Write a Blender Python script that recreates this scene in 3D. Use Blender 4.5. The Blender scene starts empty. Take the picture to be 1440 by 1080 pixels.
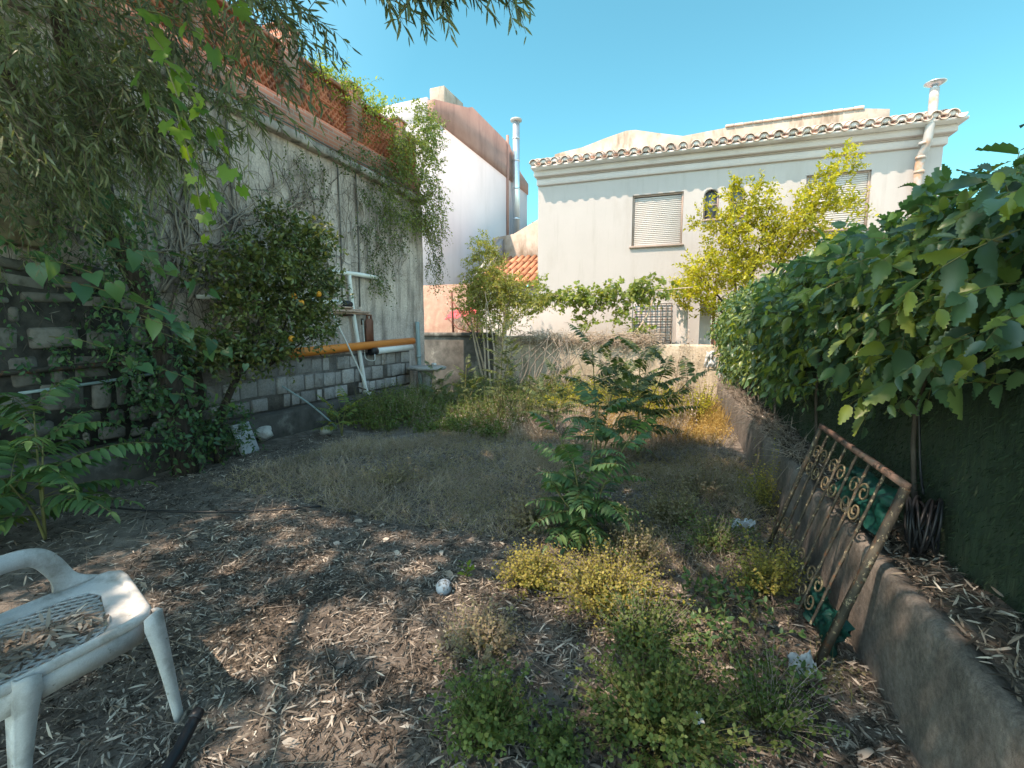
import bpy, math, random
import numpy as np
from mathutils import Vector, Matrix, noise as mnoise
R = math.radians
rng = np.random.default_rng(7)
random.seed(7)
S = bpy.context.scene
COL = S.collection

# ------------------------------------------------------------------ camera, sky, sun, exposure
cam_d = bpy.data.cameras.new('camera')
cam = bpy.data.objects.new('camera', cam_d); COL.objects.link(cam)
cam.location = (0, 0, 1.55)
cam.rotation_euler = (R(90 - 6.4), 0, R(22))
cam_d.sensor_width = 36; cam_d.lens = 36 * 670 / 1440
cam_d.clip_start = 0.05; cam_d.clip_end = 2000
S.camera = cam

SUN_EL = 58.0
SUN_H = np.array([-0.6, -0.8])
sun_vec = Vector((SUN_H[0] * math.cos(R(SUN_EL)), SUN_H[1] * math.cos(R(SUN_EL)), math.sin(R(SUN_EL))))
sd = bpy.data.lights.new('sun', 'SUN'); sun = bpy.data.objects.new('sun', sd); COL.objects.link(sun)
sd.energy = 2.2; sd.angle = R(0.5); sd.color = (1.0, 0.80, 0.62)
sun.rotation_euler = sun_vec.to_track_quat('Z', 'Y').to_euler()

W = bpy.data.worlds.new('World'); S.world = W; W.use_nodes = True
wn = W.node_tree.nodes; wl = W.node_tree.links
bg = wn['Background']
sky = wn.new('ShaderNodeTexSky'); sky.sky_type = 'NISHITA'; sky.sun_disc = False
sky.sun_elevation = R(SUN_EL); sky.sun_rotation = math.atan2(SUN_H[0], SUN_H[1])
sky.air_density = 1.0; sky.dust_density = 0.3; sky.ozone_density = 1.0; sky.altitude = 600
tint = wn.new('ShaderNodeMixRGB'); tint.blend_type = 'MULTIPLY'; tint.inputs[0].default_value = 1
tint.inputs[2].default_value = (0.66, 0.87, 0.71, 1)
wl.new(sky.outputs[0], tint.inputs[1])
# added sky tint: bright and warm behind the camera to lift shade, darker ahead
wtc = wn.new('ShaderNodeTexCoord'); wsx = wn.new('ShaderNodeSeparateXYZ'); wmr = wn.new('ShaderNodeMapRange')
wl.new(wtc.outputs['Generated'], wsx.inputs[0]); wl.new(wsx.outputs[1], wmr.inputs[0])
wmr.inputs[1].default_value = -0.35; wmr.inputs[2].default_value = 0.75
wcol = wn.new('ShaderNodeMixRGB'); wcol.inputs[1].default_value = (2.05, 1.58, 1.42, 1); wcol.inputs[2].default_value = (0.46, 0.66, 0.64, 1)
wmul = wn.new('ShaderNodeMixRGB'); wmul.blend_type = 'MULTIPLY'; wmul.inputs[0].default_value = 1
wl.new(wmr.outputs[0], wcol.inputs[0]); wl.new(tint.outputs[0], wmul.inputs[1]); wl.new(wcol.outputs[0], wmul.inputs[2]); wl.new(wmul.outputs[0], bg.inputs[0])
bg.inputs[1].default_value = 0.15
S.view_settings.view_transform = 'Standard'; S.view_settings.look = 'None'
S.view_settings.exposure = 2.0; S.view_settings.gamma = 1
S.cycles.max_bounces = 6; S.cycles.diffuse_bounces = 4; S.cycles.glossy_bounces = 2
S.cycles.transmission_bounces = 4; S.cycles.transparent_max_bounces = 4
S.cycles.use_denoising = True
S.cycles.sample_clamp_indirect = 4

# ------------------------------------------------------------------ materials
def _nodes(name):
    m = bpy.data.materials.new(name); m.use_nodes = True
    nt = m.node_tree; return m, nt, nt.nodes['Principled BSDF']
def ramp(nt, fac, cols, pos=None):
    r = nt.nodes.new('ShaderNodeValToRGB'); e = r.color_ramp.elements
    n = len(cols); pos = pos or [i / (n - 1) for i in range(n)]
    e[0].position = pos[0]; e[0].color = (*cols[0], 1)
    e[1].position = pos[-1]; e[1].color = (*cols[-1], 1)
    for c, p in zip(cols[1:-1], pos[1:-1]):
        k = e.new(p); k.color = (*c, 1)
    nt.links.new(fac, r.inputs[0]); return r.outputs[0]
def noise_tex(nt, scale, stretch=(1, 1, 1), detail=6, rough=0.6, coord='Object', dist=0):
    tc = nt.nodes.new('ShaderNodeTexCoord'); mp = nt.nodes.new('ShaderNodeMapping')
    mp.inputs['Scale'].default_value = stretch
    nt.links.new(tc.outputs[coord], mp.inputs[0])
    n = nt.nodes.new('ShaderNodeTexNoise'); n.inputs['Scale'].default_value = scale
    n.inputs['Detail'].default_value = detail; n.inputs['Roughness'].default_value = rough
    n.inputs['Distortion'].default_value = dist
    nt.links.new(mp.outputs[0], n.inputs['Vector']); return n.outputs['Fac']
def mixc(nt, fac, a, b, mode='MIX'):
    m = nt.nodes.new('ShaderNodeMixRGB'); m.blend_type = mode
    for i, v in ((0, fac), (1, a), (2, b)):
        if isinstance(v, (int, float)): m.inputs[i].default_value = v
        elif isinstance(v, tuple): m.inputs[i].default_value = (*v, 1)
        else: nt.links.new(v, m.inputs[i])
    return m.outputs[0]
def bump(nt, bs, h, strength, dist=0.01):
    b = nt.nodes.new('ShaderNodeBump'); b.inputs['Strength'].default_value = strength
    b.inputs['Distance'].default_value = dist
    nt.links.new(h, b.inputs['Height']); nt.links.new(b.outputs[0], bs.inputs['Normal'])
def M(name, cols, scale=4, rough=0.85, stretch=(1, 1, 1), bmp=0.3, bscale=60, bdist=0.01, metal=0, spec=0.3,
      stain=None, stain_scale=1.5, stain_stretch=(1, 1, 1), stain_lo=0.5, stain_hi=0.65, pos=None, island=0.0, grain=0.0, stain2=None, s2=(3, (1, 1, 1), .55, .7)):
    m, nt, bs = _nodes(name)
    c = ramp(nt, noise_tex(nt, scale, stretch), cols, pos or [0.3 + 0.4 * i / (len(cols) - 1) for i in range(len(cols))])
    for st, a in ((stain, (stain_scale, stain_stretch, stain_lo, stain_hi)), (stain2, s2)):
        if st:
            f = ramp(nt, noise_tex(nt, a[0], a[1], 8, 0.65), [(0, 0, 0), (1, 1, 1)], [a[2], a[3]])
            c = mixc(nt, f, c, st)
    if island:
        g = nt.nodes.new('ShaderNodeNewGeometry')
        v = ramp(nt, g.outputs['Random Per Island'], [(1 - island,) * 3, (1 + island * .5,) * 3])
        c = mixc(nt, 1.0, c, v, 'MULTIPLY')
    if grain:
        c = mixc(nt, 1.0, c, ramp(nt, noise_tex(nt, bscale * 1.3, stretch, 5, .75), [(1 - grain,) * 3, (1 + grain * .5,) * 3], [.35, .65]), 'MULTIPLY')
    nt.links.new(c, bs.inputs['Base Color'])
    bs.inputs['Roughness'].default_value = rough; bs.inputs['Metallic'].default_value = metal
    bs.inputs['Specular IOR Level'].default_value = spec
    if bmp: bump(nt, bs, noise_tex(nt, bscale, stretch, 8, 0.7), bmp, bdist)
    return m
def LEAF(name, cols, trans=0.35, rough=0.45, spec=0.4, tcol=None):
    m, nt, bs = _nodes(name)
    g = nt.nodes.new('ShaderNodeNewGeometry')
    c = ramp(nt, g.outputs['Random Per Island'], cols)
    n = noise_tex(nt, 1.3, (1, 1, 1), 3)
    c = mixc(nt, 1.0, c, ramp(nt, n, [(0.75, 0.75, 0.75), (1.2, 1.2, 1.15)], [0.35, 0.65]), 'MULTIPLY')
    nt.links.new(c, bs.inputs['Base Color'])
    bs.inputs['Roughness'].default_value = rough; bs.inputs['Specular IOR Level'].default_value = spec
    tr = nt.nodes.new('ShaderNodeBsdfTranslucent')
    tc = mixc(nt, 1.0, c, tcol or (1.6, 1.5, 0.5), 'MULTIPLY'); nt.links.new(tc, tr.inputs[0])
    mx = nt.nodes.new('ShaderNodeMixShader'); mx.inputs[0].default_value = trans
    out = nt.nodes['Material Output']
    nt.links.new(bs.outputs[0], mx.inputs[1]); nt.links.new(tr.outputs[0], mx.inputs[2])
    nt.links.new(mx.outputs[0], out.inputs[0]); return m

m_soil = M('soil', [(.075, .063, .054), (.155, .13, .11), (.25, .215, .185)], 7, .95, bmp=.8, bscale=35, bdist=.03, stain=(.22, .19, .16), stain_scale=3, stain_lo=.6, stain_hi=.75)
m_conc = M('wall_render', [(.40, .335, .30), (.56, .475, .43), (.64, .55, .50)], 2.6, .92, bmp=.8, bscale=22, bdist=.03, grain=.3,
           stain=(.21, .18, .165), stain_scale=1.5, stain_stretch=(1, 3.0, .4), stain_lo=.47, stain_hi=.68, stain2=(.56, .50, .45), s2=(1.1, (1, 1, 1), .58, .75))
m_ledge = M('ledge_concrete', [(.27, .23, .205), (.42, .37, .33)], 5, .95, bmp=.7, bscale=30, bdist=.02, stain=(.10, .10, .085), stain_scale=4)
m_block = M('white_block', [(.28, .26, .25), (.38, .355, .345), (.46, .435, .42)], 5, .9, bmp=.8, bscale=24, bdist=.02, grain=.25, stain=(.24, .21, .19), stain_scale=5, stain_lo=.5, stain_hi=.7, island=.4)
m_stonef = M('rough_stone', [(.12, .11, .10), (.23, .21, .19), (.33, .31, .28)], 3, .95, bmp=.7, bscale=22, bdist=.02, stain=(.07, .065, .055), stain_scale=3, stain_lo=.48, stain_hi=.66, island=.4)
m_oldmort = M('old_mortar', [(.13, .12, .11), (.24, .22, .205)], 7, .95, bmp=.7, bscale=30, bdist=.02, grain=.3)
m_mortar = M('dark_mortar', [(.03, .027, .024), (.09, .08, .07)], 9, .95, bmp=.5)
m_kerbd = M('dark_concrete', [(.05, .047, .042), (.12, .11, .10)], 5, .95, bmp=.5, bscale=40, stain=(.2, .19, .17), stain_scale=2.5, stain_lo=.58, stain_hi=.7)
m_kerb = M('kerb_concrete', [(.10, .086, .076), (.18, .155, .138), (.25, .22, .195)], 3, .9, bmp=.6, bscale=30, bdist=.02, grain=.35,
           stain=(.09, .08, .07), stain_scale=2.5, stain_stretch=(1, 1.3, .8), stain_lo=.46, stain_hi=.66)
m_plaster = M('back_wall_plaster', [(.36, .29, .21), (.52, .43, .33), (.60, .51, .40)], 2.5, .9, bmp=.6, bscale=24, bdist=.02, grain=.25, stain=(.25, .21, .15), stain_scale=2, stain_stretch=(1.5, 1, .5), stain_lo=.52, stain_hi=.68)
m_white = M('house_paint', [(.43, .39, .37), (.465, .42, .40)], 1.2, .85, bmp=.25, bscale=60, bdist=.006, grain=.06, stain=(.37, .325, .295), stain_scale=.9, stain_stretch=(1.4, 1, .4), stain_lo=.52, stain_hi=.8, stain2=(.38, .34, .315), s2=(2.2, (2.2, 1, .18), .55, .75))
m_corn = M('cornice_shade_paint', [(.52, .465, .445), (.57, .51, .49)], 2, .85, bmp=.2, bscale=60, bdist=.005, grain=.06, stain=(.47, .41, .385), stain_scale=1.5, stain_stretch=(2, 1, .6), stain_lo=.58, stain_hi=.8)  # house paint lightened and warmed to offset the cool shade under the eave
m_whitec = M('tall_house_paint', [(.50, .44, .45), (.54, .475, .485)], .8, .85, bmp=.1, bscale=80, bdist=.004, stain=(.44, .385, .39), stain_scale=.6, stain_stretch=(1, 1.4, .3), stain_lo=.55, stain_hi=.8)
m_brown = M('brown_render', [(.30, .17, .14), (.37, .215, .18)], 1.5, .9, bmp=.2, stain=(.25, .14, .12), stain_scale=1.2, stain_stretch=(1, 1, .3))
m_weather = M('weathered_render', [(.28, .22, .17), (.36, .29, .24), (.42, .35, .295)], 2.5, .92, bmp=.4, bscale=25, stain=(.2, .15, .11), stain_scale=2.2, stain_stretch=(1.5, 1, .45), stain_lo=.52, stain_hi=.68)
m_grey = M('grey_render', [(.33, .31, .30), (.45, .43, .41)], 2, .9, bmp=.4)
m_tile = M('roof_tile', [(.50, .33, .25), (.62, .46, .38), (.70, .58, .50)], 3, .9, bmp=.3, bscale=50, island=.3, stain=(.28, .21, .17), stain_scale=5, stain_lo=.58, stain_hi=.75)
m_tiler = M('red_tile', [(.42, .17, .09), (.55, .27, .15)], 4, .9, bmp=.3, island=.3)
m_mort = M('tile_mortar', [(.56, .50, .46), (.68, .61, .57)], 6, .9, grain=.15)
m_shut = M('shutter_slat', [(.45, .41, .38), (.49, .45, .42)], 3, .6, bmp=.05)
m_frame = M('brown_frame', [(.30, .22, .18), (.38, .29, .24)], 5, .6, bmp=.05)
m_glass = M('window_glass', [(.08, .10, .13), (.12, .14, .17)], 2, .12, bmp=0, spec=.6)
m_steel = M('flue_steel', [(.52, .57, .63), (.62, .66, .70)], 3, .38, bmp=.05, metal=.85)
m_flue = M('old_flue', [(.34, .32, .31), (.44, .42, .41)], 4, .6, bmp=.1, stain=(.45, .25, .15), stain_scale=3)
m_black = M('black_plastic', [(.012, .013, .016), (.022, .023, .027)], 5, .42, bmp=.1, bscale=120, bdist=.002)
m_blacki = M('black_iron', [(.03, .027, .024), (.07, .06, .05)], 9, .7, bmp=.4, bscale=90, stain=(.17, .08, .045), stain_scale=14, stain_lo=.52, stain_hi=.6)
m_iron = M('rusted_painted_iron', [(.045, .04, .034), (.10, .085, .065)], 12, .75, bmp=.5, bscale=120, stain=(.40, .33, .22), stain_scale=40, stain_lo=.57, stain_hi=.62, stain2=(.12, .06, .035), s2=(26, (1, 1, 1), .55, .64))
m_scroll = M('worn_gold_paint', [(.06, .05, .035), (.17, .135, .08)], 14, .7, bmp=.4, bscale=120, stain=(.36, .29, .17), stain_scale=26, stain_lo=.54, stain_hi=.64)
m_rust = M('rusty_rail', [(.16, .09, .065), (.30, .19, .15)], 12, .8, bmp=.5, bscale=90, stain=(.05, .04, .035), stain_scale=15, stain_lo=.55, stain_hi=.62)
m_rail = M('red_brown_post', [(.16, .06, .045), (.24, .10, .075)], 8, .7, bmp=.2)
m_pvcw = M('white_pvc', [(.66, .66, .64), (.74, .74, .73)], 4, .45, bmp=.05, stain=(.45, .43, .38), stain_scale=6, stain_lo=.58, stain_hi=.75)
m_pvco = M('orange_pvc', [(.62, .19, .03), (.70, .24, .045)], 3, .5, bmp=.05, stain=(.50, .20, .05), stain_scale=5, stain_lo=.6, stain_hi=.8)
m_pvcg = M('grey_green_pipe', [(.22, .29, .30), (.30, .37, .38)], 5, .6, bmp=.1)
m_cable = M('cable', [(.10, .095, .09), (.16, .15, .14)], 5, .7, bmp=0)
m_board = M('pale_board', [(.42, .28, .22), (.56, .40, .33)], 6, .8, stretch=(8, 1, 8), bmp=.2, stain=(.30, .19, .14), stain_scale=5)
m_bwood = M('brown_wood', [(.15, .065, .045), (.22, .10, .07)], 6, .7, bmp=.2)
m_chair = M('chair_plastic', [(.54, .53, .52), (.60, .59, .58)], 4, .48, bmp=.06, bscale=160, bdist=.003, stain=(.24, .22, .19), stain_scale=8, stain_lo=.47, stain_hi=.74, grain=.12, stain2=(.22, .20, .17), s2=(30, (1, 1, 1), .66, .72))
m_chair_shade = M('chair_plastic_shade', [(.20, .19, .18), (.36, .35, .34)], 8, .7, bmp=.2)  # darker copy of the chair plastic, shade painted into the far legs
m_bark = M('bark', [(.020, .016, .013), (.05, .039, .031), (.09, .07, .056)], 8, .95, stretch=(3, 3, .7), bmp=1, bscale=22, bdist=.03)
m_twig = M('twig', [(.085, .065, .045), (.16, .125, .09)], 8, .9, bmp=.2)
m_dryst = M('dry_stem', [(.20, .165, .135), (.34, .29, .245)], 8, .9, bmp=.3)
m_palest = M('pale_stem', [(.36, .28, .21), (.50, .41, .32)], 8, .9, bmp=.4, bscale=50)
m_dstem = M('dark_stem', [(.05, .04, .033), (.11, .09, .075)], 8, .9, bmp=.3)
m_gstem = M('green_stem', [(.11, .13, .045), (.20, .17, .07)], 5, .7, bmp=.1)
m_brick = None
def brickmat():
    m, nt, bs = _nodes('brick_course')
    tc = nt.nodes.new('ShaderNodeTexCoord'); sx = nt.nodes.new('ShaderNodeSeparateXYZ'); cx = nt.nodes.new('ShaderNodeCombineXYZ')
    nt.links.new(tc.outputs['Object'], sx.inputs[0]); nt.links.new(sx.outputs[1], cx.inputs[0]); nt.links.new(sx.outputs[2], cx.inputs[1])
    b = nt.nodes.new('ShaderNodeTexBrick'); nt.links.new(cx.outputs[0], b.inputs['Vector'])
    b.inputs['Scale'].default_value = 1; b.inputs['Brick Width'].default_value = .26; b.inputs['Row Height'].default_value = .066
    b.inputs['Mortar Size'].default_value = .007; b.inputs['Bias'].default_value = -.1
    b.inputs['Color1'].default_value = (.46, .18, .11, 1); b.inputs['Color2'].default_value = (.36, .13, .08, 1); b.inputs['Mortar'].default_value = (.34, .27, .22, 1)
    n = ramp(nt, noise_tex(nt, 2.2, (1, 1, 1), 8, .65), [(0, 0, 0), (1, 1, 1)], [.52, .72])
    c = mixc(nt, n, b.outputs['Color'], (.20, .165, .12))
    nt.links.new(c, bs.inputs['Base Color']); bs.inputs['Roughness'].default_value = .9
    bump(nt, bs, b.outputs['Fac'], -.6, .01); return m
m_brick = brickmat()
m_lat = M('terracotta', [(.50, .16, .085), (.60, .22, .12)], 6, .9, bmp=.3, stain=(.24, .10, .07), stain_scale=4)
m_ochre = M('ochre_plaster', [(.34, .27, .17), (.46, .38, .25)], 3, .9, bmp=.4, stain=(.2, .15, .1), stain_scale=3)
m_orangew = M('orange_block_wall', [(.33, .18, .13), (.42, .26, .20)], 4, .9, bmp=.4, stain=(.45, .3, .22), stain_scale=3)
m_redc = M('red_cloth', [(.55, .07, .09), (.68, .13, .14)], 6, .8, bmp=.3)
m_stone = M('stone', [(.26, .25, .24), (.38, .37, .35)], 8, .9, bmp=.4, stain=(.14, .135, .13), stain_scale=6)
m_slab = M('grey_slab', [(.36, .38, .41), (.44, .46, .49)], 10, .8, bmp=.25)
m_rock = M('white_rubble', [(.46, .45, .43), (.62, .61, .59)], 6, .9, bmp=.6, stain=(.2, .18, .16), stain_scale=6)
m_rag = M('white_rag', [(.42, .44, .46), (.55, .57, .59)], 8, .85, bmp=.3)
m_ball = M('ball_rubber', [(.20, .27, .34), (.32, .39, .46)], 14, .55, bmp=.15, stain=(.07, .065, .06), stain_scale=18, stain_lo=.5, stain_hi=.6)
m_tarp = M('green_plastic', [(.003, .032, .026), (.006, .055, .043)], 6, .5, bmp=.15)
def fencemat():
    m, nt, bs = _nodes('shade_mesh')
    a = noise_tex(nt, 30, (1, 1, .25), 6, .7); b = noise_tex(nt, 1.2, (1, 1, .6), 5)
    c = ramp(nt, a, [(.010, .022, .014), (.028, .052, .028), (.055, .085, .042)], [.3, .52, .75])
    c = mixc(nt, ramp(nt, b, [(0, 0, 0), (1, 1, 1)], [.5, .75]), c, (.045, .06, .035))
    nt.links.new(c, bs.inputs['Base Color']); bs.inputs['Roughness'].default_value = .9
    bump(nt, bs, a, .8, .02); return m
m_fence = fencemat()
m_fibre = LEAF('fence_fibre', [(.012, .026, .015), (.022, .042, .02), (.035, .056, .025)], .15, .8)
# leaves
L_tree = LEAF('tree_leaf', [(.06, .082, .043), (.095, .125, .062), (.13, .158, .085), (.20, .21, .125)], .42, .42, .5)
L_grape = LEAF('grape_leaf', [(.07, .14, .025), (.11, .20, .03), (.20, .29, .035)], .42, .45)
L_bean = LEAF('vine_leaf', [(.05, .12, .065), (.075, .155, .075), (.11, .19, .06)], .35, .4)
L_orange = LEAF('orange_leaf', [(.05, .08, .03), (.08, .115, .035), (.13, .165, .05), (.20, .20, .06)], .25, .32, .6)
L_ivy = LEAF('ivy_leaf', [(.11, .16, .05), (.18, .235, .065), (.26, .30, .08)], .35, .5)
L_ivyd = LEAF('ivy_leaf_dark', [(.065, .10, .045), (.105, .145, .06), (.15, .175, .075)], .3, .5)
L_shrub = LEAF('shrub_leaf', [(.17, .20, .05), (.27, .29, .07), (.36, .35, .11)], .4, .5)
L_lemon = LEAF('lemon_leaf', [(.22, .24, .02), (.34, .33, .025), (.46, .42, .04)], .45, .4)
L_vine = LEAF('trellis_leaf', [(.12, .18, .04), (.19, .25, .06), (.26, .28, .08)], .42, .5)
L_creep = LEAF('creeper_leaf', [(.05, .10, .065), (.075, .14, .078), (.10, .18, .085), (.15, .22, .07), (.25, .30, .055)], .36, .38, .55)
L_sap = LEAF('sapling_leaf', [(.06, .12, .055), (.085, .165, .065), (.13, .21, .07)], .35, .45)
L_sapd = LEAF('sapling_leaf_far', [(.06, .09, .045), (.095, .13, .055), (.15, .18, .06)], .35, .5)
L_weedy = LEAF('weed_leaf_yellow', [(.22, .21, .04), (.32, .285, .06), (.38, .32, .10)], .35, .6)
L_weedg = LEAF('weed_leaf_green', [(.06, .105, .03), (.10, .15, .04), (.15, .19, .05)], .35, .6)
L_weedb = LEAF('weed_leaf_brown', [(.22, .18, .125), (.29, .24, .165), (.26, .235, .12)], .3, .7)
L_dry = LEAF('dry_leaf', [(.09, .07, .06), (.16, .13, .11), (.22, .18, .15), (.27, .215, .17), (.36, .31, .27), (.44, .39, .345), (.58, .51, .44)], .12, .7, .3, (1.2, 1, .7))
L_dryd = LEAF('dark_dry_leaf', [(.025, .02, .017), (.06, .048, .04), (.13, .105, .085)], .1, .8, .2, (1.1, 1, .8))
L_straw = LEAF('dry_straw', [(.30, .25, .21), (.44, .37, .315), (.56, .48, .41)], .25, .8, .2, (1.3, 1, .6))
L_gold = LEAF('golden_straw', [(.30, .20, .06), (.42, .30, .10), (.50, .38, .15)], .35, .8, .2, (1.3, 1, .5))

# ------------------------------------------------------------------ geometry builder
class Geo:
    def __init__(s): s.V = []; s.L = []; s.T = []; s.MI = []; s.n = 0; s.leafy = False
    def add(s, v, faces, mi=0):
        v = np.asarray(v, float); s.V.append(v)
        tot = np.array([len(f) for f in faces]); lp = np.concatenate([np.asarray(f) for f in faces]) + s.n
        s.L.append(lp); s.T.append(tot); s.MI.append(np.full(len(tot), mi)); s.n += len(v); return s
    def inst(s, tpl, P, D, N, sc, mi=0):
        s.leafy = True; tv, tf = tpl; P = np.atleast_2d(P); D = unit(D); N = N - D * np.sum(N * D, 1, keepdims=True); N = unit(N); B = np.cross(N, D)
        sc = np.broadcast_to(np.asarray(sc, float), (len(P),))[:, None, None]
        tv = np.asarray(tv, float)
        v = P[:, None] + sc * (tv[None, :, 0:1] * D[:, None] + tv[None, :, 1:2] * B[:, None] + tv[None, :, 2:3] * N[:, None])
        k = len(tv); lp = np.concatenate([np.asarray(f) for f in tf]); tot = np.array([len(f) for f in tf])
        off = (np.arange(len(P)) * k)[:, None] + s.n
        s.V.append(v.reshape(-1, 3)); s.L.append((lp[None] + off).reshape(-1)); s.T.append(np.tile(tot, len(P)))
        s.MI.append(np.full(len(tot) * len(P), mi)); s.n += k * len(P); return s
    def tubes(s, paths, r0, r1, sides=3, mi=0):
        P = np.asarray(paths, float)
        if P.ndim == 2: P = P[None]
        n, k, _ = P.shape
        T = unit(np.gradient(P, axis=1).reshape(-1, 3)).reshape(n, k, 3)
        ref = np.where(np.abs(T[..., 2:3]) > .9, np.array([1., 0, 0]), np.array([0., 0, 1.]))
        A = unit(np.cross(T, ref).reshape(-1, 3)).reshape(n, k, 3); Bv = np.cross(T, A)
        r = np.linspace(0, 1, k)[None, :, None]
        r = np.broadcast_to(np.asarray(r0, float).reshape(-1, 1, 1) * (1 - r) + np.asarray(r1, float).reshape(-1, 1, 1) * r, (n, k, 1))
        a = np.arange(sides) * 2 * math.pi / sides
        v = P[:, :, None] + r[..., None] * (np.cos(a)[None, None, :, None] * A[:, :, None] + np.sin(a)[None, None, :, None] * Bv[:, :, None])
        f = []
        for i in range(k - 1):
            for j in range(sides):
                j2 = (j + 1) % sides
                f.append((i * sides + j, i * sides + j2, (i + 1) * sides + j2, (i + 1) * sides + j))
        f.append(tuple(range(sides))[::-1]); f.append(tuple((k - 1) * sides + j for j in range(sides)))
        lp = np.concatenate([np.asarray(q) for q in f]); tot = np.array([len(q) for q in f])
        off = (np.arange(n) * k * sides)[:, None] + s.n
        s.V.append(v.reshape(-1, 3)); s.L.append((lp[None] + off).reshape(-1)); s.T.append(np.tile(tot, n)); s.MI.append(np.full(len(tot) * n, mi))
        s.n += n * k * sides; return s
    def tube(s, pts, radii, sides=8, mi=0, sub=4):
        pts = smooth(np.asarray(pts, float), sub); k = len(pts)
        rr = np.interp(np.linspace(0, 1, k), np.linspace(0, 1, len(np.atleast_1d(radii))), np.atleast_1d(radii)) if np.ndim(radii) else np.full(k, radii)
        T = unit(np.gradient(pts, axis=0)); up = np.array([0, 0, 1.]) if abs(T[0][2]) < .9 else np.array([1., 0, 0])
        A = np.cross(T[0], up); A /= np.linalg.norm(A); rings = []
        for i in range(k):
            A = A - T[i] * (A @ T[i]); A /= np.linalg.norm(A); B = np.cross(T[i], A)
            a = np.arange(sides) * 2 * math.pi / sides
            rings.append(pts[i] + rr[i] * (np.cos(a)[:, None] * A + np.sin(a)[:, None] * B))
        f = [(i * sides + j, i * sides + (j + 1) % sides, (i + 1) * sides + (j + 1) % sides, (i + 1) * sides + j) for i in range(k - 1) for j in range(sides)]
        f += [tuple(range(sides))[::-1], tuple((k - 1) * sides + j for j in range(sides))]
        return s.add(np.concatenate(rings), f, mi)
    def box(s, lo, hi, mi=0, rot=None, at=None, bev=0.0):
        lo = np.array(lo, float); hi = np.array(hi, float)
        if bev:
            b = min(bev, *( (hi - lo) * .45))
            v = []; 
            for sx in (0, 1):
                for sy in (0, 1):
                    for sz in (0, 1):
                        c = np.array([(lo, hi)[sx][0], (lo, hi)[sy][1], (lo, hi)[sz][2]]); d = np.array([1 - 2 * sx, 1 - 2 * sy, 1 - 2 * sz]) * b
                        v += [c + d * (0, 1, 1), c + d * (1, 0, 1), c + d * (1, 1, 0)]
            idx = lambda x, y, z, a: ((x * 2 + y) * 2 + z) * 3 + a
            f = []
            for a, (p, q) in enumerate(((1, 2), (0, 2), (0, 1))):
                for e in (0, 1):
                    loop = []
                    for u, w in ((0, 0), (1, 0), (1, 1), (0, 1)):
                        t = [0, 0, 0]; t[a] = e; t[p] = u; t[q] = w; loop.append(idx(*t, a))
                    f.append(loop)
            for a in range(3):
                p, q = [i for i in range(3) if i != a]
                for u in (0, 1):
                    for w in (0, 1):
                        t = [0, 0, 0]; t[p] = u; t[q] = w; t2 = list(t); t2[a] = 1
                        f.append([idx(*t, p), idx(*t, q), idx(*t2, q), idx(*t2, p)])
            for x in (0, 1):
                for y in (0, 1):
                    for z in (0, 1): f.append([idx(x, y, z, 0), idx(x, y, z, 1), idx(x, y, z, 2)])
            v = np.array(v)
        else:
            v = np.array([[(lo, hi)[x][0], (lo, hi)[y][1], (lo, hi)[z][2]] for x in (0, 1) for y in (0, 1) for z in (0, 1)])
            f = [(0, 1, 3, 2), (4, 6, 7, 5), (0, 4, 5, 1), (2, 3, 7, 6), (0, 2, 6, 4), (1, 5, 7, 3)]
        cen = (lo + hi) / 2; ff = []
        for q in f:
            a_, b_, c_ = v[q[0]], v[q[1]], v[q[2]]; nn = np.cross(b_ - a_, c_ - a_)
            ff.append(tuple(q) if nn @ (v[list(q)].mean(0) - cen) > 0 else tuple(q)[::-1])
        f = ff
        if rot is not None: v = v @ np.array(rot).T
        if at is not None: v = v + np.array(at)
        return s.add(v, f, mi)
    def prism(s, poly, axis, a, b, mi=0):
        """extrude a 2D outline along an axis (0,1,2)"""
        n = len(poly); o = [i for i in range(3) if i != axis]; v = np.zeros((2 * n, 3))
        for k, c in enumerate((a, b)):
            for i, p in enumerate(poly): v[k * n + i, o[0]] = p[0]; v[k * n + i, o[1]] = p[1]; v[k * n + i, axis] = c
        f = [tuple(range(n)), tuple(range(2 * n - 1, n - 1, -1))] + [(i, (i + 1) % n, n + (i + 1) % n, n + i) for i in range(n)]
        return s.add(v, f, mi)
    def build(s, name, mats, parent=None, smooth_=False, local=False):
        V = np.concatenate(s.V)
        if parent is not None and not local: V = V - np.array(parent.location)
        me = bpy.data.meshes.new(name); L = np.concatenate(s.L).astype(np.int32); T = np.concatenate(s.T).astype(np.int32)
        me.vertices.add(len(V)); me.vertices.foreach_set('co', V.astype(np.float32).ravel())
        me.loops.add(len(L)); me.loops.foreach_set('vertex_index', L)
        me.polygons.add(len(T)); st = np.zeros(len(T), np.int32); st[1:] = np.cumsum(T)[:-1]
        me.polygons.foreach_set('loop_start', st); me.polygons.foreach_set('loop_total', T)
        me.polygons.foreach_set('material_index', np.concatenate(s.MI).astype(np.int32))
        if smooth_: me.polygons.foreach_set('use_smooth', np.ones(len(T), bool))
        for m in (mats if isinstance(mats, (list, tuple)) else [mats]): me.materials.append(m)
        me.update(calc_edges=True); me.validate()
        if not s.leafy:
            import bmesh
            bm = bmesh.new(); bm.from_mesh(me); bmesh.ops.recalc_face_normals(bm, faces=bm.faces); bm.to_mesh(me); bm.free()
        o = bpy.data.objects.new(name, me); COL.objects.link(o)
        if parent is not None: o.parent = parent
        return o
def unit(a): a = np.asarray(a, float); return a / np.maximum(np.linalg.norm(a, axis=-1, keepdims=True), 1e-9)
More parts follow.
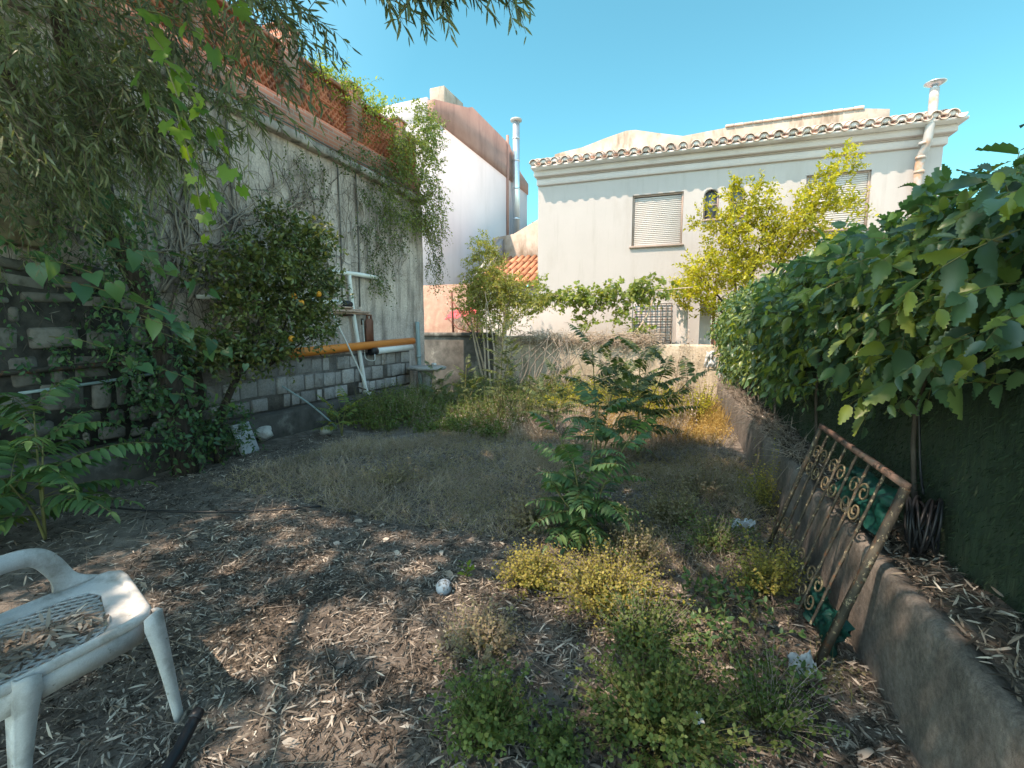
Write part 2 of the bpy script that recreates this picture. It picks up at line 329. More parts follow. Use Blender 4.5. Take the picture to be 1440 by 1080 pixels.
def smooth(p, sub):
    if sub <= 1 or len(p) < 3: return p
    q = np.vstack([2 * p[0] - p[1], p, 2 * p[-1] - p[-2]]); out = []
    for i in range(1, len(q) - 2):
        a, b, c, d = q[i - 1:i + 3]
        for t in np.arange(sub) / sub: out.append(.5 * (2 * b + (c - a) * t + (2 * a - 5 * b + 4 * c - d) * t * t + (3 * b - a - 3 * c + d) * t ** 3))
    out.append(p[-1]); return np.array(out)
def tag(o, label, cat=None, group=None, kind=None):
    if label: o['label'] = label
    if cat: o['category'] = cat
    if group: o['group'] = group
    if kind: o['kind'] = kind
    return o
def thing(name, label, cat, loc=(0, 0, 0), rz=0, group=None):
    o = bpy.data.objects.new(name, None); COL.objects.link(o); o.location = loc; o.rotation_euler = (0, 0, rz); o.empty_display_size = .1
    return tag(o, label, cat, group)
def copy_thing(o, label, loc, rz=0, sc=1.0):
    c = o.copy(); COL.objects.link(c); c.location = loc; c.rotation_euler = (0, 0, rz); c.scale = (sc,) * 3; c['label'] = label
    for ch in o.children:
        d = ch.copy(); COL.objects.link(d); d.parent = c
        for g in ch.children:
            e = g.copy(); COL.objects.link(e); e.parent = d
    return c

# leaf outlines: length 1 along x, normal z
def lance(w, droop=.12): return ([(0, 0, 0), (.3, w / 2, .02), (.3, -w / 2, .02), (.7, w * .42, -droop * .4), (.7, -w * .42, -droop * .4), (1, 0, -droop)], [(0, 2, 1), (1, 2, 4, 3), (3, 4, 5)])
def broad(w, droop=.15, fold=.08):
    xs = [.0, .22, .5, .78, 1.0]; ws = [0, .8, 1.0, .62, 0]; v = []; f = []
    for x, k in zip(xs, ws): v += [(x, k * w / 2, fold * k - droop * x * x), (x, 0, -droop * x * x), (x, -k * w / 2, fold * k - droop * x * x)]
    for i in range(4):
        a, b = i * 3, i * 3 + 3; f += [(a, a + 1, b + 1, b), (a + 1, a + 2, b + 2, b + 1)]
    f[0] = (1, 4, 3); f[1] = (1, 5, 4); f[-2] = (9, 10, 13); f[-1] = (10, 11, 13); return (v, f)
def toothed(w, droop=.25, fold=.10, n=6):
    """broad leaf with a saw-toothed margin and a pointed tip"""
    v = [(0, 0, 0)]; f = []; top = []; bot = []; mid = [0]
    for i in range(1, n + 1):
        x = i / (n + .6); k = math.sin(math.pi * min(1, x ** .75) * .98) ** .9
        z = -droop * x * x
        v.append((x, 0, z)); mid.append(len(v) - 1)
        for sgn, lst in ((1, top), (-1, bot)):
            v.append((x - .05, sgn * w / 2 * k * .86, z + fold * k)); lst.append(len(v) - 1)
            v.append((x + .07, sgn * w / 2 * k, z + fold * k)); lst.append(len(v) - 1)
    v.append((1, 0, -droop)); tip = len(v) - 1; mid.append(tip)
    for lst, flip in ((top, 0), (bot, 1)):
        tri = [(0, mid[1], lst[0])]
        for i in range(n):
            tri.append((mid[i + 1], lst[2 * i + 1], lst[2 * i]))
            if i < n - 1: tri.append((mid[i + 1], mid[i + 2], lst[2 * i + 2], lst[2 * i + 1]))
        tri.append((mid[n], tip, lst[-1])); f += [t[::-1] if flip else t for t in tri]
    return (v, f)
def lobed(droop=.2):
    ang = [-180, -140, -115, -85, -62, -38, -18, 0, 18, 38, 62, 85, 115, 140]; rad = [.06, .42, .36, .5, .38, .58, .46, .72, .46, .58, .38, .5, .36, .42]
    v = [(.3, 0, 0)] + [(.3 + r * math.cos(R(a)), r * math.sin(R(a)), -droop * (r ** 1.5) + .10 * abs(math.sin(R(a) * 2.5)) * r) for a, r in zip(ang, rad)]
    n = len(ang); return (v, [(0, 1 + i, 1 + (i + 1) % n) for i in range(n)])
def heart(droop=.25):
    pts = [(0.08, 0), (-.06, .16), (-.02, .32), (.15, .42), (.38, .40), (.62, .26), (.84, .10), (1, 0)]
    v = []; f = []
    mid = [(.08, 0), (.1, 0), (.14, 0), (.24, 0), (.4, 0), (.62, 0), (.84, 0), (1, 0)]
    for (x, y), (mx, _) in zip(pts, mid): v += [(x, y, .18 * y - droop * x * x), (mx, 0, -droop * mx * mx), (x, -y, .18 * y - droop * x * x)]
    for i in range(len(pts) - 1):
        a, b = i * 3, i * 3 + 3; f += [(a, a + 1, b + 1, b), (a + 1, a + 2, b + 2, b + 1)]
    return (v, f)
T_lance = lance(.155); T_lancew = lance(.24); T_oval = broad(.5); T_small = lance(.5, .1); T_tooth = toothed(.56); T_lobe = lobed(); T_heart = heart(); T_round = lance(.75, .1)
T_leaflet = broad(.34, .3, .05); T_blade = ([(0, -.012, 0), (0, .012, 0), (.6, .008, .0), (.6, -.008, 0), (1, 0, -.12)], [(0, 1, 2, 3), (3, 2, 4)])

def rdir(n, up=0.0):
    d = unit(rng.normal(size=(n, 3))); d[:, 2] += up; return unit(d)
def ell(n, c, r, shell=0.0):
    d = unit(rng.normal(size=(n, 3))); k = rng.uniform(shell ** 3, 1, (n, 1)) ** (1 / 3); return np.array(c) + d * k * np.array(r)
def sprigs(G, tpl, st, dr, L, m, leaf, droop=.3, spread=.7, mi=0, twig=None, tmi=1, hang=0.0, upn=.6, k=6, t0=.12, tw=.0022):
    """leafy shoots: st/dr (n,3), length L (n,), m leaves each"""
    n = len(st); dr = unit(dr); L = np.broadcast_to(np.asarray(L, float), (n,))
    t = np.linspace(t0, 1, m)[None, :] + rng.uniform(-.02, .02, (n, m))
    g = np.array([0, 0, -1.])
    pos = st[:, None] + L[:, None, None] * (dr[:, None] * t[..., None] + g * droop * (t ** 2)[..., None])
    tan = unit(dr[:, None] + g * 2 * droop * t[..., None])
    ref = unit(np.cross(tan, rdir(n)[:, None]))
    oth = np.cross(tan, ref); a = (np.arange(m) * 2.4)[None] + rng.uniform(0, 6.28, (n, 1))
    rad = np.cos(a)[..., None] * ref + np.sin(a)[..., None] * oth
    d = unit(tan * (1 - spread * .6) + rad * spread + g * hang + rng.normal(0, .12, (n, m, 3)))
    nn = unit(rng.normal(0, .5, (n, m, 3)) + np.array([0, 0, upn]))
    sc = leaf * rng.uniform(.5, 1.2, (n, m)) * np.where(t > .9, .75, 1)
    G.inst(tpl, pos.reshape(-1, 3), d.reshape(-1, 3), nn.reshape(-1, 3), sc.reshape(-1), mi)
    if twig is not None or tmi is not None:
        tt = np.linspace(0, 1, k)[None, :, None]
        P = st[:, None] + L[:, None, None] * (dr[:, None] * tt + g * droop * tt ** 2)
        G.tubes(P, tw, tw * .35, 3, tmi)
def fronds(G, st, dr, L, npair, leaflet, droop=.5, mi=0, smi=1, tpl=None, hang=.25, tw=.003):
    n = len(st); dr = unit(dr); L = np.broadcast_to(np.asarray(L, float), (n,)); g = np.array([0, 0, -1.])
    t = np.linspace(.16, 1, npair)[None, :].repeat(n, 0)
    pos = st[:, None] + L[:, None, None] * (dr[:, None] * t[..., None] + g * droop * (t ** 2)[..., None])
    tan = unit(dr[:, None] + g * 2 * droop * t[..., None])
    side = unit(np.cross(tan, np.array([0, 0, 1.]) + rng.normal(0, .25, (n, 1, 3))))
    up = np.cross(side, tan)
    for sg in (-1, 1):
        d = unit(side * sg + tan * .38 + g * hang + rng.normal(0, .10, (n, npair, 3)))
        nn = unit(up + rng.normal(0, .22, (n, npair, 3)))
        sc = leaflet * np.sin(np.pi * (.22 + .68 * t)) * rng.uniform(.85, 1.1, (n, npair)) * (L / L.max())[:, None] ** .4
        G.inst(tpl or T_leaflet, pos.reshape(-1, 3), d.reshape(-1, 3), nn.reshape(-1, 3), sc.reshape(-1), mi)
    G.inst(tpl or T_leaflet, pos[:, -1], tan[:, -1], up[:, -1], leaflet * .7, mi)
    tt = np.linspace(0, 1, 8)[None, :, None]
    P = st[:, None] + L[:, None, None] * (dr[:, None] * tt + g * droop * tt ** 2)
    G.tubes(P, tw, tw * .4, 4, smi)

# ------------------------------------------------------------------ ground
def gz(x, y):
    return .035 * math.sin(x * 1.7 + y * .6) * math.cos(y * 1.3 - x * .4) + .03 * mnoise.noise(Vector((x * 1.6, y * 1.6, 0))) + .018 * mnoise.noise(Vector((x * 6, y * 6, 3)))
gx = np.concatenate([np.array([-400, -120, -40, -15, -8]), np.arange(-6.5, 2.01, .085), np.array([4, 8, 15, 40, 120, 400])])
gy = np.concatenate([np.array([-400, -100, -30, -10, -4]), np.arange(-1, 12.01, .085), np.array([14, 18, 26, 60, 150, 400])])
gv = [(x, y, gz(x, y) if -6.6 < x < 2.1 and -1.1 < y < 12.1 else 0) for y in gy for x in gx]
nx = len(gx)
gf = [(j * nx + i, j * nx + i + 1, (j + 1) * nx + i + 1, (j + 1) * nx + i) for j in range(len(gy) - 1) for i in range(nx - 1)]
g = Geo().add(gv, gf).build('ground', m_soil, None, True); g['kind'] = 'structure'

# ------------------------------------------------------------------ left boundary wall (root turned so local y runs along it)
WA = R(2.86)
WO = np.array([-5.9, 3.0, 0])
def WP(y, z, off=0.0):
    """world point on the face of the left wall: y metres along (as world y), off metres out into the garden"""
    yy = y - 3.0
    return WO + np.array([-math.sin(WA) * yy + math.cos(WA) * off, math.cos(WA) * yy + math.sin(WA) * off, z])
wall = thing('boundary_wall', 'tall grey rendered wall on the left topped with red brick and lattice', 'wall', tuple(WO), WA)
Y0, Y1 = -6.0, 6.85      # local extent
def gridface(G, y0, y1, z0, z1, st, amp, x=0.0, mi=0):
    ys = np.arange(y0, y1 + 1e-6, (y1 - y0) / max(1, round((y1 - y0) / st))); zs = np.arange(z0, z1 + 1e-6, (z1 - z0) / max(1, round((z1 - z0) / st)))
    v = [(x + amp * mnoise.noise(Vector((y * 1.1, z * 1.1, x))) + amp * .4 * mnoise.noise(Vector((y * 4, z * 4, 7))), y, z) for z in zs for y in ys]; n = len(ys)
    G.add(v, [(j * n + i, j * n + i + 1, (j + 1) * n + i + 1, (j + 1) * n + i) for j in range(len(zs) - 1) for i in range(n - 1)], mi)
G = Geo(); gridface(G, Y0, Y1, 0, 4.44, .12, .03); G.box((-.36, Y0, 0), (-.035, Y1, 4.44)); G.box((-.36, Y1 - .01, 0), (-.012, Y1 + .025, 4.43))
G.build('rendered_face', m_conc, wall, True, local=True)
G = Geo()
y = Y0
while y < Y1:
    y2 = min(y + random.uniform(.5, 1.3), Y1 + .03)
    G.box((-.40, y, 4.44 + random.uniform(-.006, .006)), (.13 + random.uniform(-.025, .02), y2 - .006, 4.58 + random.uniform(-.012, .01)), bev=.02); y = y2
G.build('ledge', m_ledge, wall, local=True)
G = Geo(); G.box((-.33, Y0, 4.575), (-.03, Y1, 5.06)); G.build('brick_band', m_brick, wall, local=True)
cols = [-2.2, .1, 1.35, 2.98, 4.55, 6.1]
for i, c in enumerate(cols):
    G = Geo(); top = 5.98 if i != 3 else 6.1
    G.box((-.35, c - .15, 5.06), (-.01, c + .15, top)); G.box((-.38, c - .18, top), (.02, c + .18, top + .05), bev=.01)
    G.build('brick_pier', m_brick, wall, local=True)
ends = cols + [Y1]
for a, b in zip(cols, ends[1:]):
    a += .15; b -= .15 if b != Y1 else 0
    if b - a < .2: continue
    G = Geo(); z0, z1 = 5.06, 5.82; st = .115; w = .014
    def clipbar(y0, sl):
        # diagonal bar z = z0 + sl*(y - y0), clipped to [a,b]
        p = []
        for z in (z0, z1):
            yy = y0 + (z - z0) / sl; p.append((yy, z))
        (ya, za), (yb, zb) = p
        if ya > yb: ya, za, yb, zb = yb, zb, ya, za
        if yb <= a or ya >= b: return
        if ya < a: za += (a - ya) / (yb - ya) * (zb - za); ya = a
        if yb > b: zb = za + (b - ya) / (yb - ya) * (zb - za); yb = b
        if yb - ya < .02: return
        dv = unit(np.array([yb - ya, zb - za])); nv = np.array([-dv[1], dv[0]]) * w
        q = [(ya + nv[0], za + nv[1]), (yb + nv[0], zb + nv[1]), (yb - nv[0], zb - nv[1]), (ya - nv[0], za - nv[1])]
        x0 = -.25 if sl > 0 else -.247; G.prism(q, 0, x0, x0 + .13)
    for y0 in np.arange(a - 1.0, b + 1.0, st): clipbar(y0, 1.15); clipbar(y0, -1.15)
    for z in (5.435,): G.box((-.26, a, z - .012), (-.1, b, z + .012))
    G.build('lattice_panel', m_lat, wall, local=True)
    Geo().box((-.3, a, 5.82), (-.06, b, 5.885), bev=.008).build('coping', m_brick, wall, local=True)
# white painted blocks along the foot, on dark mortar; rough stones at the near end
G = Geo(); G.box((-.02, Y0, .34), (.032, 6.1, 1.12), 1)
z = .36; jj = lambda s: random.uniform(-s, s)
for row, h in enumerate((.22, .27, .25)):
    y = 1.0 + random.uniform(0, .3)
    while y < 6.1:
        wd = random.choice((random.uniform(.15, .24), random.uniform(.24, .38))); y2 = min(y + wd, 6.15)
        if random.random() < .95 and y2 - y > .08 and not (row == 2 and y > 5.0 and random.random() < .4):
            yaw = Matrix.Rotation(jj(.05), 3, 'X'); c_ = np.array([0, (y + y2) / 2, z + h / 2])
            lo = np.array([0., y + .007 + abs(jj(.012)), z + .006 + abs(jj(.014))]) - c_; hi = np.array([.05 + jj(.018), y2 - .007 - abs(jj(.012)), z + h - .008 - abs(jj(.02))]) - c_
            G.box(lo, hi, 0, bev=.012, rot=yaw, at=c_)
        y = y2
    z += h
G.build('block_course', [m_block, m_oldmort], wall, local=True)
G = Geo(); G.prism([(-2.8, .34), (1.2, .34), (1.1, 1.16), (.65, 1.75), (-.1, 2.15), (-2.8, 2.3)], 0, -.02, .036, 1)
z = .36
while z < 2.1:
    h = random.uniform(.14, .32); y = -2.7 + random.uniform(0, .2); lim = 1.05 if z < 1.1 else 1.0 - (z - 1.1) * .95
    while y < lim:
        wd = random.uniform(.14, .5)
        if random.random() < .85:
            c_ = np.array([0, y + wd / 2, z + h / 2 + jj(.03)]); hw, hh = wd / 2 - .018 - abs(jj(.03)), h / 2 - .012 - abs(jj(.03))
            G.box((-.01, -hw, -hh), (.04 + random.uniform(0, .05), hw, hh), 0, bev=.022, rot=Matrix.Rotation(jj(.12), 3, 'X'), at=c_)
        y += wd
    z += h
G.build('stone_facing', [m_stonef, m_mortar], wall, local=True)
G = Geo(); G.box((-.02, -3.2, 2.32), (.10, -.35, 4.3), bev=.02); G.build('ochre_plaster_panel', m_ochre, wall, local=True)
# cracks and stain lines: thin cables fixed to the face
G = Geo()
ys = np.linspace(-3, 6.8, 26)
G.tube([(.145, yy, 4.60 + .012 * math.sin(yy * 3)) for yy in ys], .012, 6, sub=2)
for yy in (1.72, 3.9, 4.4): G.tube([(.03, yy, 4.42), (.028, yy + .02, 3.2), (.03, yy - .01, 2.0)], .014, 6)
G.build('cable', m_cable, wall, local=True)
# low concrete footing in front
foot = Geo(); gridf = foot
pts = []
foot.box((.03, -5, -.2), (.34, 5.6, .36), bev=.03)
o = foot.build('low_footing', m_kerbd, None, local=True); o.location = tuple(WO); o.rotation_euler = (0, 0, WA)
tag(o, 'low dark concrete footing running along the base of the tall grey wall', 'footing')

# ------------------------------------------------------------------ things on the left wall
def pole(name, label, cat, mat, pts, r, sides=10, extra=None, group=None):
    G = Geo(); G.tube(pts, r, sides, sub=3)
    if extra: extra(G)
    return tag(G.build(name, mat, None, True), label, cat, group)
# pipe ladder frame
fr = thing('pipe_rack', 'white pipe rack with a top crossbar standing against the grey wall', 'pipe rack', tuple(WP(7.3, .4, .1)))
Geo().tube([WP(7.02, 2.55, .09), WP(7.1, 1.9, .09), WP(7.22, 1.2, .10), WP(7.36, .3, .13)], .04, 10).build('upright', m_pvcw, fr, True)
Geo().tube([WP(6.55, 2.55, .09), WP(7.2, 2.58, .10), WP(7.85, 2.585, .10)], .04, 10).build('crossbar', m_pvcw, fr, True)
Geo().box((-.10, -.09, 0), (.10, .09, .14), at=WP(7.38, .26, .17), bev=.02).build('foot_block', m_rock, fr)
# shelf of boards on brackets
sh = thing('shelf_boards', 'stack of thin pale pinkish boards laid level against the wall', 'boards', tuple(WP(6, 1.9, .15)))
for i, (ya, yb, z, o1) in enumerate(((4.3, 7.55, 1.86, .10), (4.8, 7.45, 1.895, .16), (5.0, 7.3, 1.93, .09), (4.5, 7.0, 1.96, .15))):
    Geo().box((-.045, -(yb - ya) / 2, -.014), (.045, (yb - ya) / 2, .014), rot=Matrix.Rotation(WA + random.uniform(-.015, .015), 3, 'Z'), at=WP((ya + yb) / 2, z, o1), bev=.004).build('board', m_board, sh)
for yy in (5.4, 6.9): Geo().box((0, -.02, -.02), (.22, .02, .02), rot=Matrix.Rotation(WA, 3, 'Z'), at=WP(yy, 1.825, .02)).build('bracket', m_blacki, sh)
def pipe(name, label, mat, a, b, r, cap=m_mortar):
    t = thing(name, label, 'pipe', tuple(a)); G = Geo(); a = np.array(a); b = np.array(b); d = unit(b - a)
    k = 20; u_ = np.cross(d, (0, 0, 1.)); u_ /= np.linalg.norm(u_); w_ = np.cross(u_, d); v = []
    for p, rr in ((a, r), (b, r), (b, r * .86), (b - d * .25, r * .86)):
        for i in range(k): an = i * 2 * math.pi / k; v.append(p + rr * (math.cos(an) * u_ + math.sin(an) * w_))
    f = [(q * k + i, q * k + (i + 1) % k, (q + 1) * k + (i + 1) % k, (q + 1) * k + i) for q in range(3) for i in range(k)] + [tuple(range(k))]
    G.add(v, f); G.build('tube', mat, t, True)
    G = Geo(); G.tube([a - d * .01, a + d * .14], r * 1.14, 20, sub=1); G.build('socket', cap, t, True)
    return t
pipe('white_pipe', 'short white plastic pipe lying on top of the pale boards', m_pvcw, WP(5.35, 2.03, .13), WP(6.72, 2.03, .13), .05, m_pvcw)
pipe('black_cap_pipe', 'stubby black plastic pipe end on the pale boards', m_black, WP(6.95, 2.02, .12), WP(6.76, 2.02, .12), .055, m_black)
pipe('orange_pipe', 'long orange plastic drain pipe hung level along the wall', m_pvco, WP(4.5, 1.17, .14), WP(9.05, 1.32, .16), .075, m_pvco)
pipe('white_drain_pipe', 'short thick white pipe with a black end under the orange pipe', m_pvcw, WP(7.5, 1.15, .17), WP(8.95, 1.19, .17), .07, m_black)
hk = thing('pipe_hook', 'thin metal hanger holding the pipes at the grey wall', 'hook', tuple(WP(7.45, 1.1, .03)))
Geo().tube([WP(7.46, 1.75, .03), WP(7.46, 1.3, .05), WP(7.47, 1.02, .06), WP(7.47, .98, .25), WP(7.47, 1.1, .27)], .009, 6).build('rod', m_pvcw, hk, True)
Geo().box((-.005, -.03, -.06), (.012, .03, .06), at=WP(7.46, 1.72, .015)).build('plate', m_blacki, hk)
# brown wooden paddle
pd = thing('wooden_paddle', 'small brown board with a cut handle hung above the orange pipe', 'board', tuple(WP(7.62, 1.4, .04)))
hole = [(-.11, 0), (.11, 0), (.11, .40), (.075, .45), (.075, .53), (-.075, .53), (-.075, .45), (-.11, .40)]
G = Geo(); G.prism([(x, z) for x, z in hole[:4]] + [(-.075, .45), (-.11, .40)], 0, -.015, .015)
for q in ([(-.075, .45), (-.045, .45), (-.045, .505), (-.075, .53)], [(.045, .45), (.075, .45), (.075, .53), (.045, .505)], [(-.045, .505), (.045, .505), (.075, .53), (-.075, .53)]): G.prism(q, 0, -.015, .015)
G.V = [v @ np.array(Matrix.Rotation(WA, 3, 'Z')).T + WP(7.62, 1.33, .06) for v in G.V]; G.build('panel', m_bwood, pd)
Geo().tube([WP(7.62, 1.83, .06), WP(7.62, 1.9, .03)], .008, 6, sub=1).build('nail', m_blacki, pd)
# leaning rods
pole('leaning_rod', 'long pale metal rod leaning across the orange pipe to the ground', 'rod', m_pvcw, [WP(6.2, 1.95, .30), WP(6.75, .95, .40), WP(7.0, .0, .62)], .014)
pole('leaning_rod', 'thin grey rod leaning low at the white blocks by the young fern', 'rod', m_pvcg, [WP(5.3, .72, .14), WP(5.6, .4, .4), WP(5.9, .0, .62)], .013)
pole('short_stick', 'short dark stick crossing the foot of the white pipe rack', 'stick', m_dstem, [WP(6.95, .52, .25), WP(7.6, .28, .5)], .013)
pole('dark_pipe', 'dark iron pipe running level along the wall at the near left', 'pipe', m_blacki, [WP(1.2, 1.13, .1), WP(2.6, 1.19, .1), WP(4.2, 1.22, .1)], .028)
pole('thin_grey_pipe', 'thin grey pipe fixed under the dark iron pipe on the left wall', 'pipe', m_pvcg, [WP(2.3, .98, .09), WP(3.0, 1.02, .09), WP(3.5, 1.06, .09)], .016)
pole('white_rod', 'thin white rod on the wall behind the trunk of the orange tree', 'rod', m_pvcw, [WP(3.7, 1.24, .12), WP(4.5, 1.25, .12)], .013)
pole('white_board_end', 'long white lath on the wall behind the orange tree crown', 'lath', m_pvcw, [WP(4.1, 1.97, .06), WP(5.3, 2.0, .08)], .028)
dp = thing('downpipe', 'grey green pipe standing at the far end of the tall wall', 'pipe', tuple(WP(9.45, .3, .12)))
Geo().tube([WP(9.4, 1.75, .08), WP(9.42, 1.0, .09), WP(9.45, .25, .1)], .05, 10).build('pipe_shaft', m_pvcg, dp, True)
Geo().tube([WP(9.42, 1.0, .09), WP(9.423, .93, .09)], .06, 10, sub=1).build('coupling', m_pvcg, dp, True)
# stone table
tb = thing('stone_table', 'round grey stone table on a pedestal in the far left corner', 'table', (-5.72, 9.0, 0))
def lathe(G, prof, c, k=20, mi=0):
    v = [(c[0] + r * math.cos(i * 2 * math.pi / k), c[1] + r * math.sin(i * 2 * math.pi / k), c[2] + z) for r, z in prof for i in range(k)]
    f = [(q * k + i, q * k + (i + 1) % k, (q + 1) * k + (i + 1) % k, (q + 1) * k + i) for q in range(len(prof) - 1) for i in range(k)] + [tuple(range(k))[::-1], tuple((len(prof) - 1) * k + i for i in range(k))]
    G.add(v, f, mi)
G = Geo(); lathe(G, [(.40, .70), (.43, .72), (.43, .755), (.39, .77)], (-5.66, 9.0, 0)); G.build('table_top', m_stone, tb)
G = Geo(); lathe(G, [(.2, -.05), (.2, .05), (.12, .1), (.10, .4), (.13, .6), (.2, .70)], (-5.66, 9.0, 0)); G.build('pedestal', m_stone, tb, True)
def rock(name, label, c, r, mat=m_rock, sq=(1, 1, .7)):
    G = Geo(); n = 9; v = []
    for i in range(n + 1):
        for j in range(12):
            th = math.pi * i / n; ph = 2 * math.pi * j / 12; p = Vector((math.sin(th) * math.cos(ph), math.sin(th) * math.sin(ph), math.cos(th)))
            k = r * (1 + .5 * mnoise.noise(p * 1.6 + Vector(c))); v.append((c[0] + p.x * k * sq[0], c[1] + p.y * k * sq[1], c[2] + p.z * k * sq[2]))
    G.add(v, [(i * 12 + j, i * 12 + (j + 1) % 12, (i + 1) * 12 + (j + 1) % 12, (i + 1) * 12 + j) for i in range(n) for j in range(12)])
    return tag(G.build(name, mat), label, 'rock')
rock('white_stone', 'small white stone lying on the round stone table', (-5.55, 9.12, .80), .06)
rock('rubble_stone', 'dark lump of rock under the round stone table', (-5.5, 8.6, .08), .22, m_kerbd)
rock('rubble_stone', 'dirty white broken stone behind the leaning grey slab', (-5.62, 4.72, .14), .13)
rock('rubble_stone', 'rough whitish lump left of the leaning grey slab', (-5.72, 4.22, .10), .15, m_stone)
rock('rubble_stone', 'flat pale chip on the soil right of the leaning grey slab', (-5.25, 5.5, .05), .09)
sl = Geo(); mrot = Matrix.Rotation(R(12), 3, 'Z') @ Matrix.Rotation(R(-20), 3, 'Y')
sl.box((-.025, -.14, 0), (.025, .14, .40), rot=mrot, at=(-5.30, 4.25, .0), bev=.006)
tag(sl.build('stone_slab', m_slab), 'smooth blue grey slab leaning on the dark footing by the wall', 'slab')

# ------------------------------------------------------------------ right kerb, soil strip, screen fence
def kx(y): return .79 + (y - 1.97) * (-.57 / 9.49)        # foot of the kerb
def fx(y): return 1.19 + (y - 1.5) * (-.62 / 9.8)         # fence line
G = Geo(); ys = np.arange(-1.0, 11.0, .12); prof = [(0.0, -.2), (.0, 0.0), (.012, .25), (.02, .455), (.03, .492), (.055, .505), (.10, .50), (.11, .3)]
v = []
for yy in ys:
    for dx, dz in prof:
        hh = .94 + .06 * (1 - yy / 11)
        v.append((kx(yy) + dx + .012 * mnoise.noise(Vector((yy * 1.5, dz * 4, 0))) + .006 * mnoise.noise(Vector((yy * 7, dz * 9, 1))), yy, dz * hh + .012 * mnoise.noise(Vector((yy * 3, dx * 9, 2)))))
n = len(prof); G.add(v, [(j * n + i, (j + 1) * n + i, (j + 1) * n + i + 1, j * n + i + 1) for j in range(len(ys) - 1) for i in range(n - 1)])
G.add(np.array(v[-n:]), [tuple(range(n))])
tag(G.build('kerb_wall', m_kerb, None, True), 'low stained concrete retaining kerb along the right side of the garden', 'low wall')
G = Geo(); v = []
xs_ = np.linspace(0, 1, 9)
ys = np.arange(-1, 11.0, .1)
def sz(x, y): return .475 + .05 * mnoise.noise(Vector((x * 5, y * 2.5, 5))) + .02 * mnoise.noise(Vector((x * 14, y * 14, 5)))
for yy in ys:
    for t in xs_:
        x = kx(yy) + .07 + t * (fx(yy) + .1 - kx(yy) - .07); v.append((x, yy, sz(x, yy) + .05 * max(0, t - .5)))
n = len(xs_); G.add(v, [(j * n + i, j * n + i + 1, (j + 1) * n + i + 1, (j + 1) * n + i) for j in range(len(ys) - 1) for i in range(n - 1)])
tag(G.build('planting_strip', m_soil, None, True), None, kind='structure')
FT = 2.02
fence = thing('screen_fence', 'dark green screen fence of artificial hedge along the right side', 'fence', (fx(4), 4, 0))
G = Geo(); ys = np.arange(-1.5, 11.2, .15); zs = np.arange(.35, FT + .01, .16); v = []
for yy in ys:
    for z in zs: v.append((fx(yy) + .03 * mnoise.noise(Vector((yy * 1.2, z * 1.2, 3))) + .015 * math.sin(yy * 9), yy, z))
n = len(zs); G.add(v, [(j * n + i, (j + 1) * n + i, (j + 1) * n + i + 1, j * n + i + 1) for j in range(len(ys) - 1) for i in range(n - 1)])
v2 = np.array(v) + np.array([.05, 0, 0]); G.add(v2, [(j * n + i, j * n + i + 1, (j + 1) * n + i + 1, (j + 1) * n + i) for j in range(len(ys) - 1) for i in range(n - 1)])
G.build('screen', m_fence, fence, True)
N = 60000
yy = rng.uniform(1.2, 11.1, N) ** 1.0; zz = rng.uniform(.45, FT, N)
P = np.stack([1.19 + (yy - 1.5) * (-.62 / 9.8) - .01 + rng.uniform(-.015, .02, N), yy, zz], 1)
D = np.stack([-rng.uniform(.3, 1, N), rng.normal(0, .5, N), -rng.uniform(.2, 1.6, N)], 1)
G = Geo(); G.inst(T_blade if False else lance(.16, .1), P, D, rdir(N), rng.uniform(.012, .035, N)); G.build('fibre', m_fibre, fence)
for yy_ in np.arange(.5, 11.2, 2.1):
    Geo().tube([(fx(yy_) + .09, yy_, .3), (fx(yy_) + .09, yy_, FT - .4)], .025, 8, sub=1).build('post', m_blacki, fence, True)

# creeper on top of the fence
cr = thing('creeper', 'thick green creeper with big toothed leaves draped over the dark screen fence', 'climbing plant', (fx(4), 4, .5))
G = Geo()
def creeper_zone(n, y0, y1, zlo, zhi, bulge, L, m, leaf, pw=1.0):
    y = y0 + (y1 - y0) * rng.uniform(0, 1, n) ** pw; u = rng.uniform(0, 1, n)
    z = zlo + (zhi - zlo) * u
    b = bulge * np.sin(np.pi * np.clip(.15 + .8 * u, 0, 1)) * rng.uniform(.25, 1, n)
    x = 1.19 + (y - 1.5) * (-.62 / 9.8) - b + .05
    st = np.stack([x, y, z], 1); dr = np.stack([-rng.uniform(.2, 1, n), rng.normal(0, .6, n), rng.normal(.1, .5, n)], 1)
    k_ = n * 2 // 3
    for a_, b_, lf in ((0, k_, leaf), (k_, n, leaf * .62)): sprigs(G, T_tooth, st[a_:b_], dr[a_:b_], rng.uniform(.6, 1.2, b_ - a_) * L, m if lf == leaf else m + 3, lf, droop=.35, spread=.8, hang=.6, tmi=1, upn=.7, tw=.003)
creeper_zone(250, 1.9, 4.2, 1.50, 2.10, .42, .30, 8, .112)
creeper_zone(36, 2.0, 3.8, 1.30, 1.6, .30, .32, 7, .125)
creeper_zone(440, 3.8, 7.2, 1.40, 2.15, .44, .30, 8, .105)
creeper_zone(170, 4.8, 7.5, 1.0, 1.5, .32, .28, 7, .11)
creeper_zone(420, 7.0, 11.2, 1.2, 2.2, .40, .30, 8, .10)
creeper_zone(220, 7.5, 11.2, .75, 1.4, .26, .28, 8, .095)
n = 260; y = rng.uniform(1.5, 11.2, n)                    # over the top and behind
st = np.stack([1.19 + (y - 1.5) * (-.62 / 9.8) + rng.uniform(-.2, .5, n), y, FT + rng.uniform(-.05, .12, n)], 1)
sprigs(G, T_tooth, st, rdir(n, .2), .28, 7, .11, droop=.35, spread=.8, hang=.3, tmi=1, upn=.9, tw=.003)
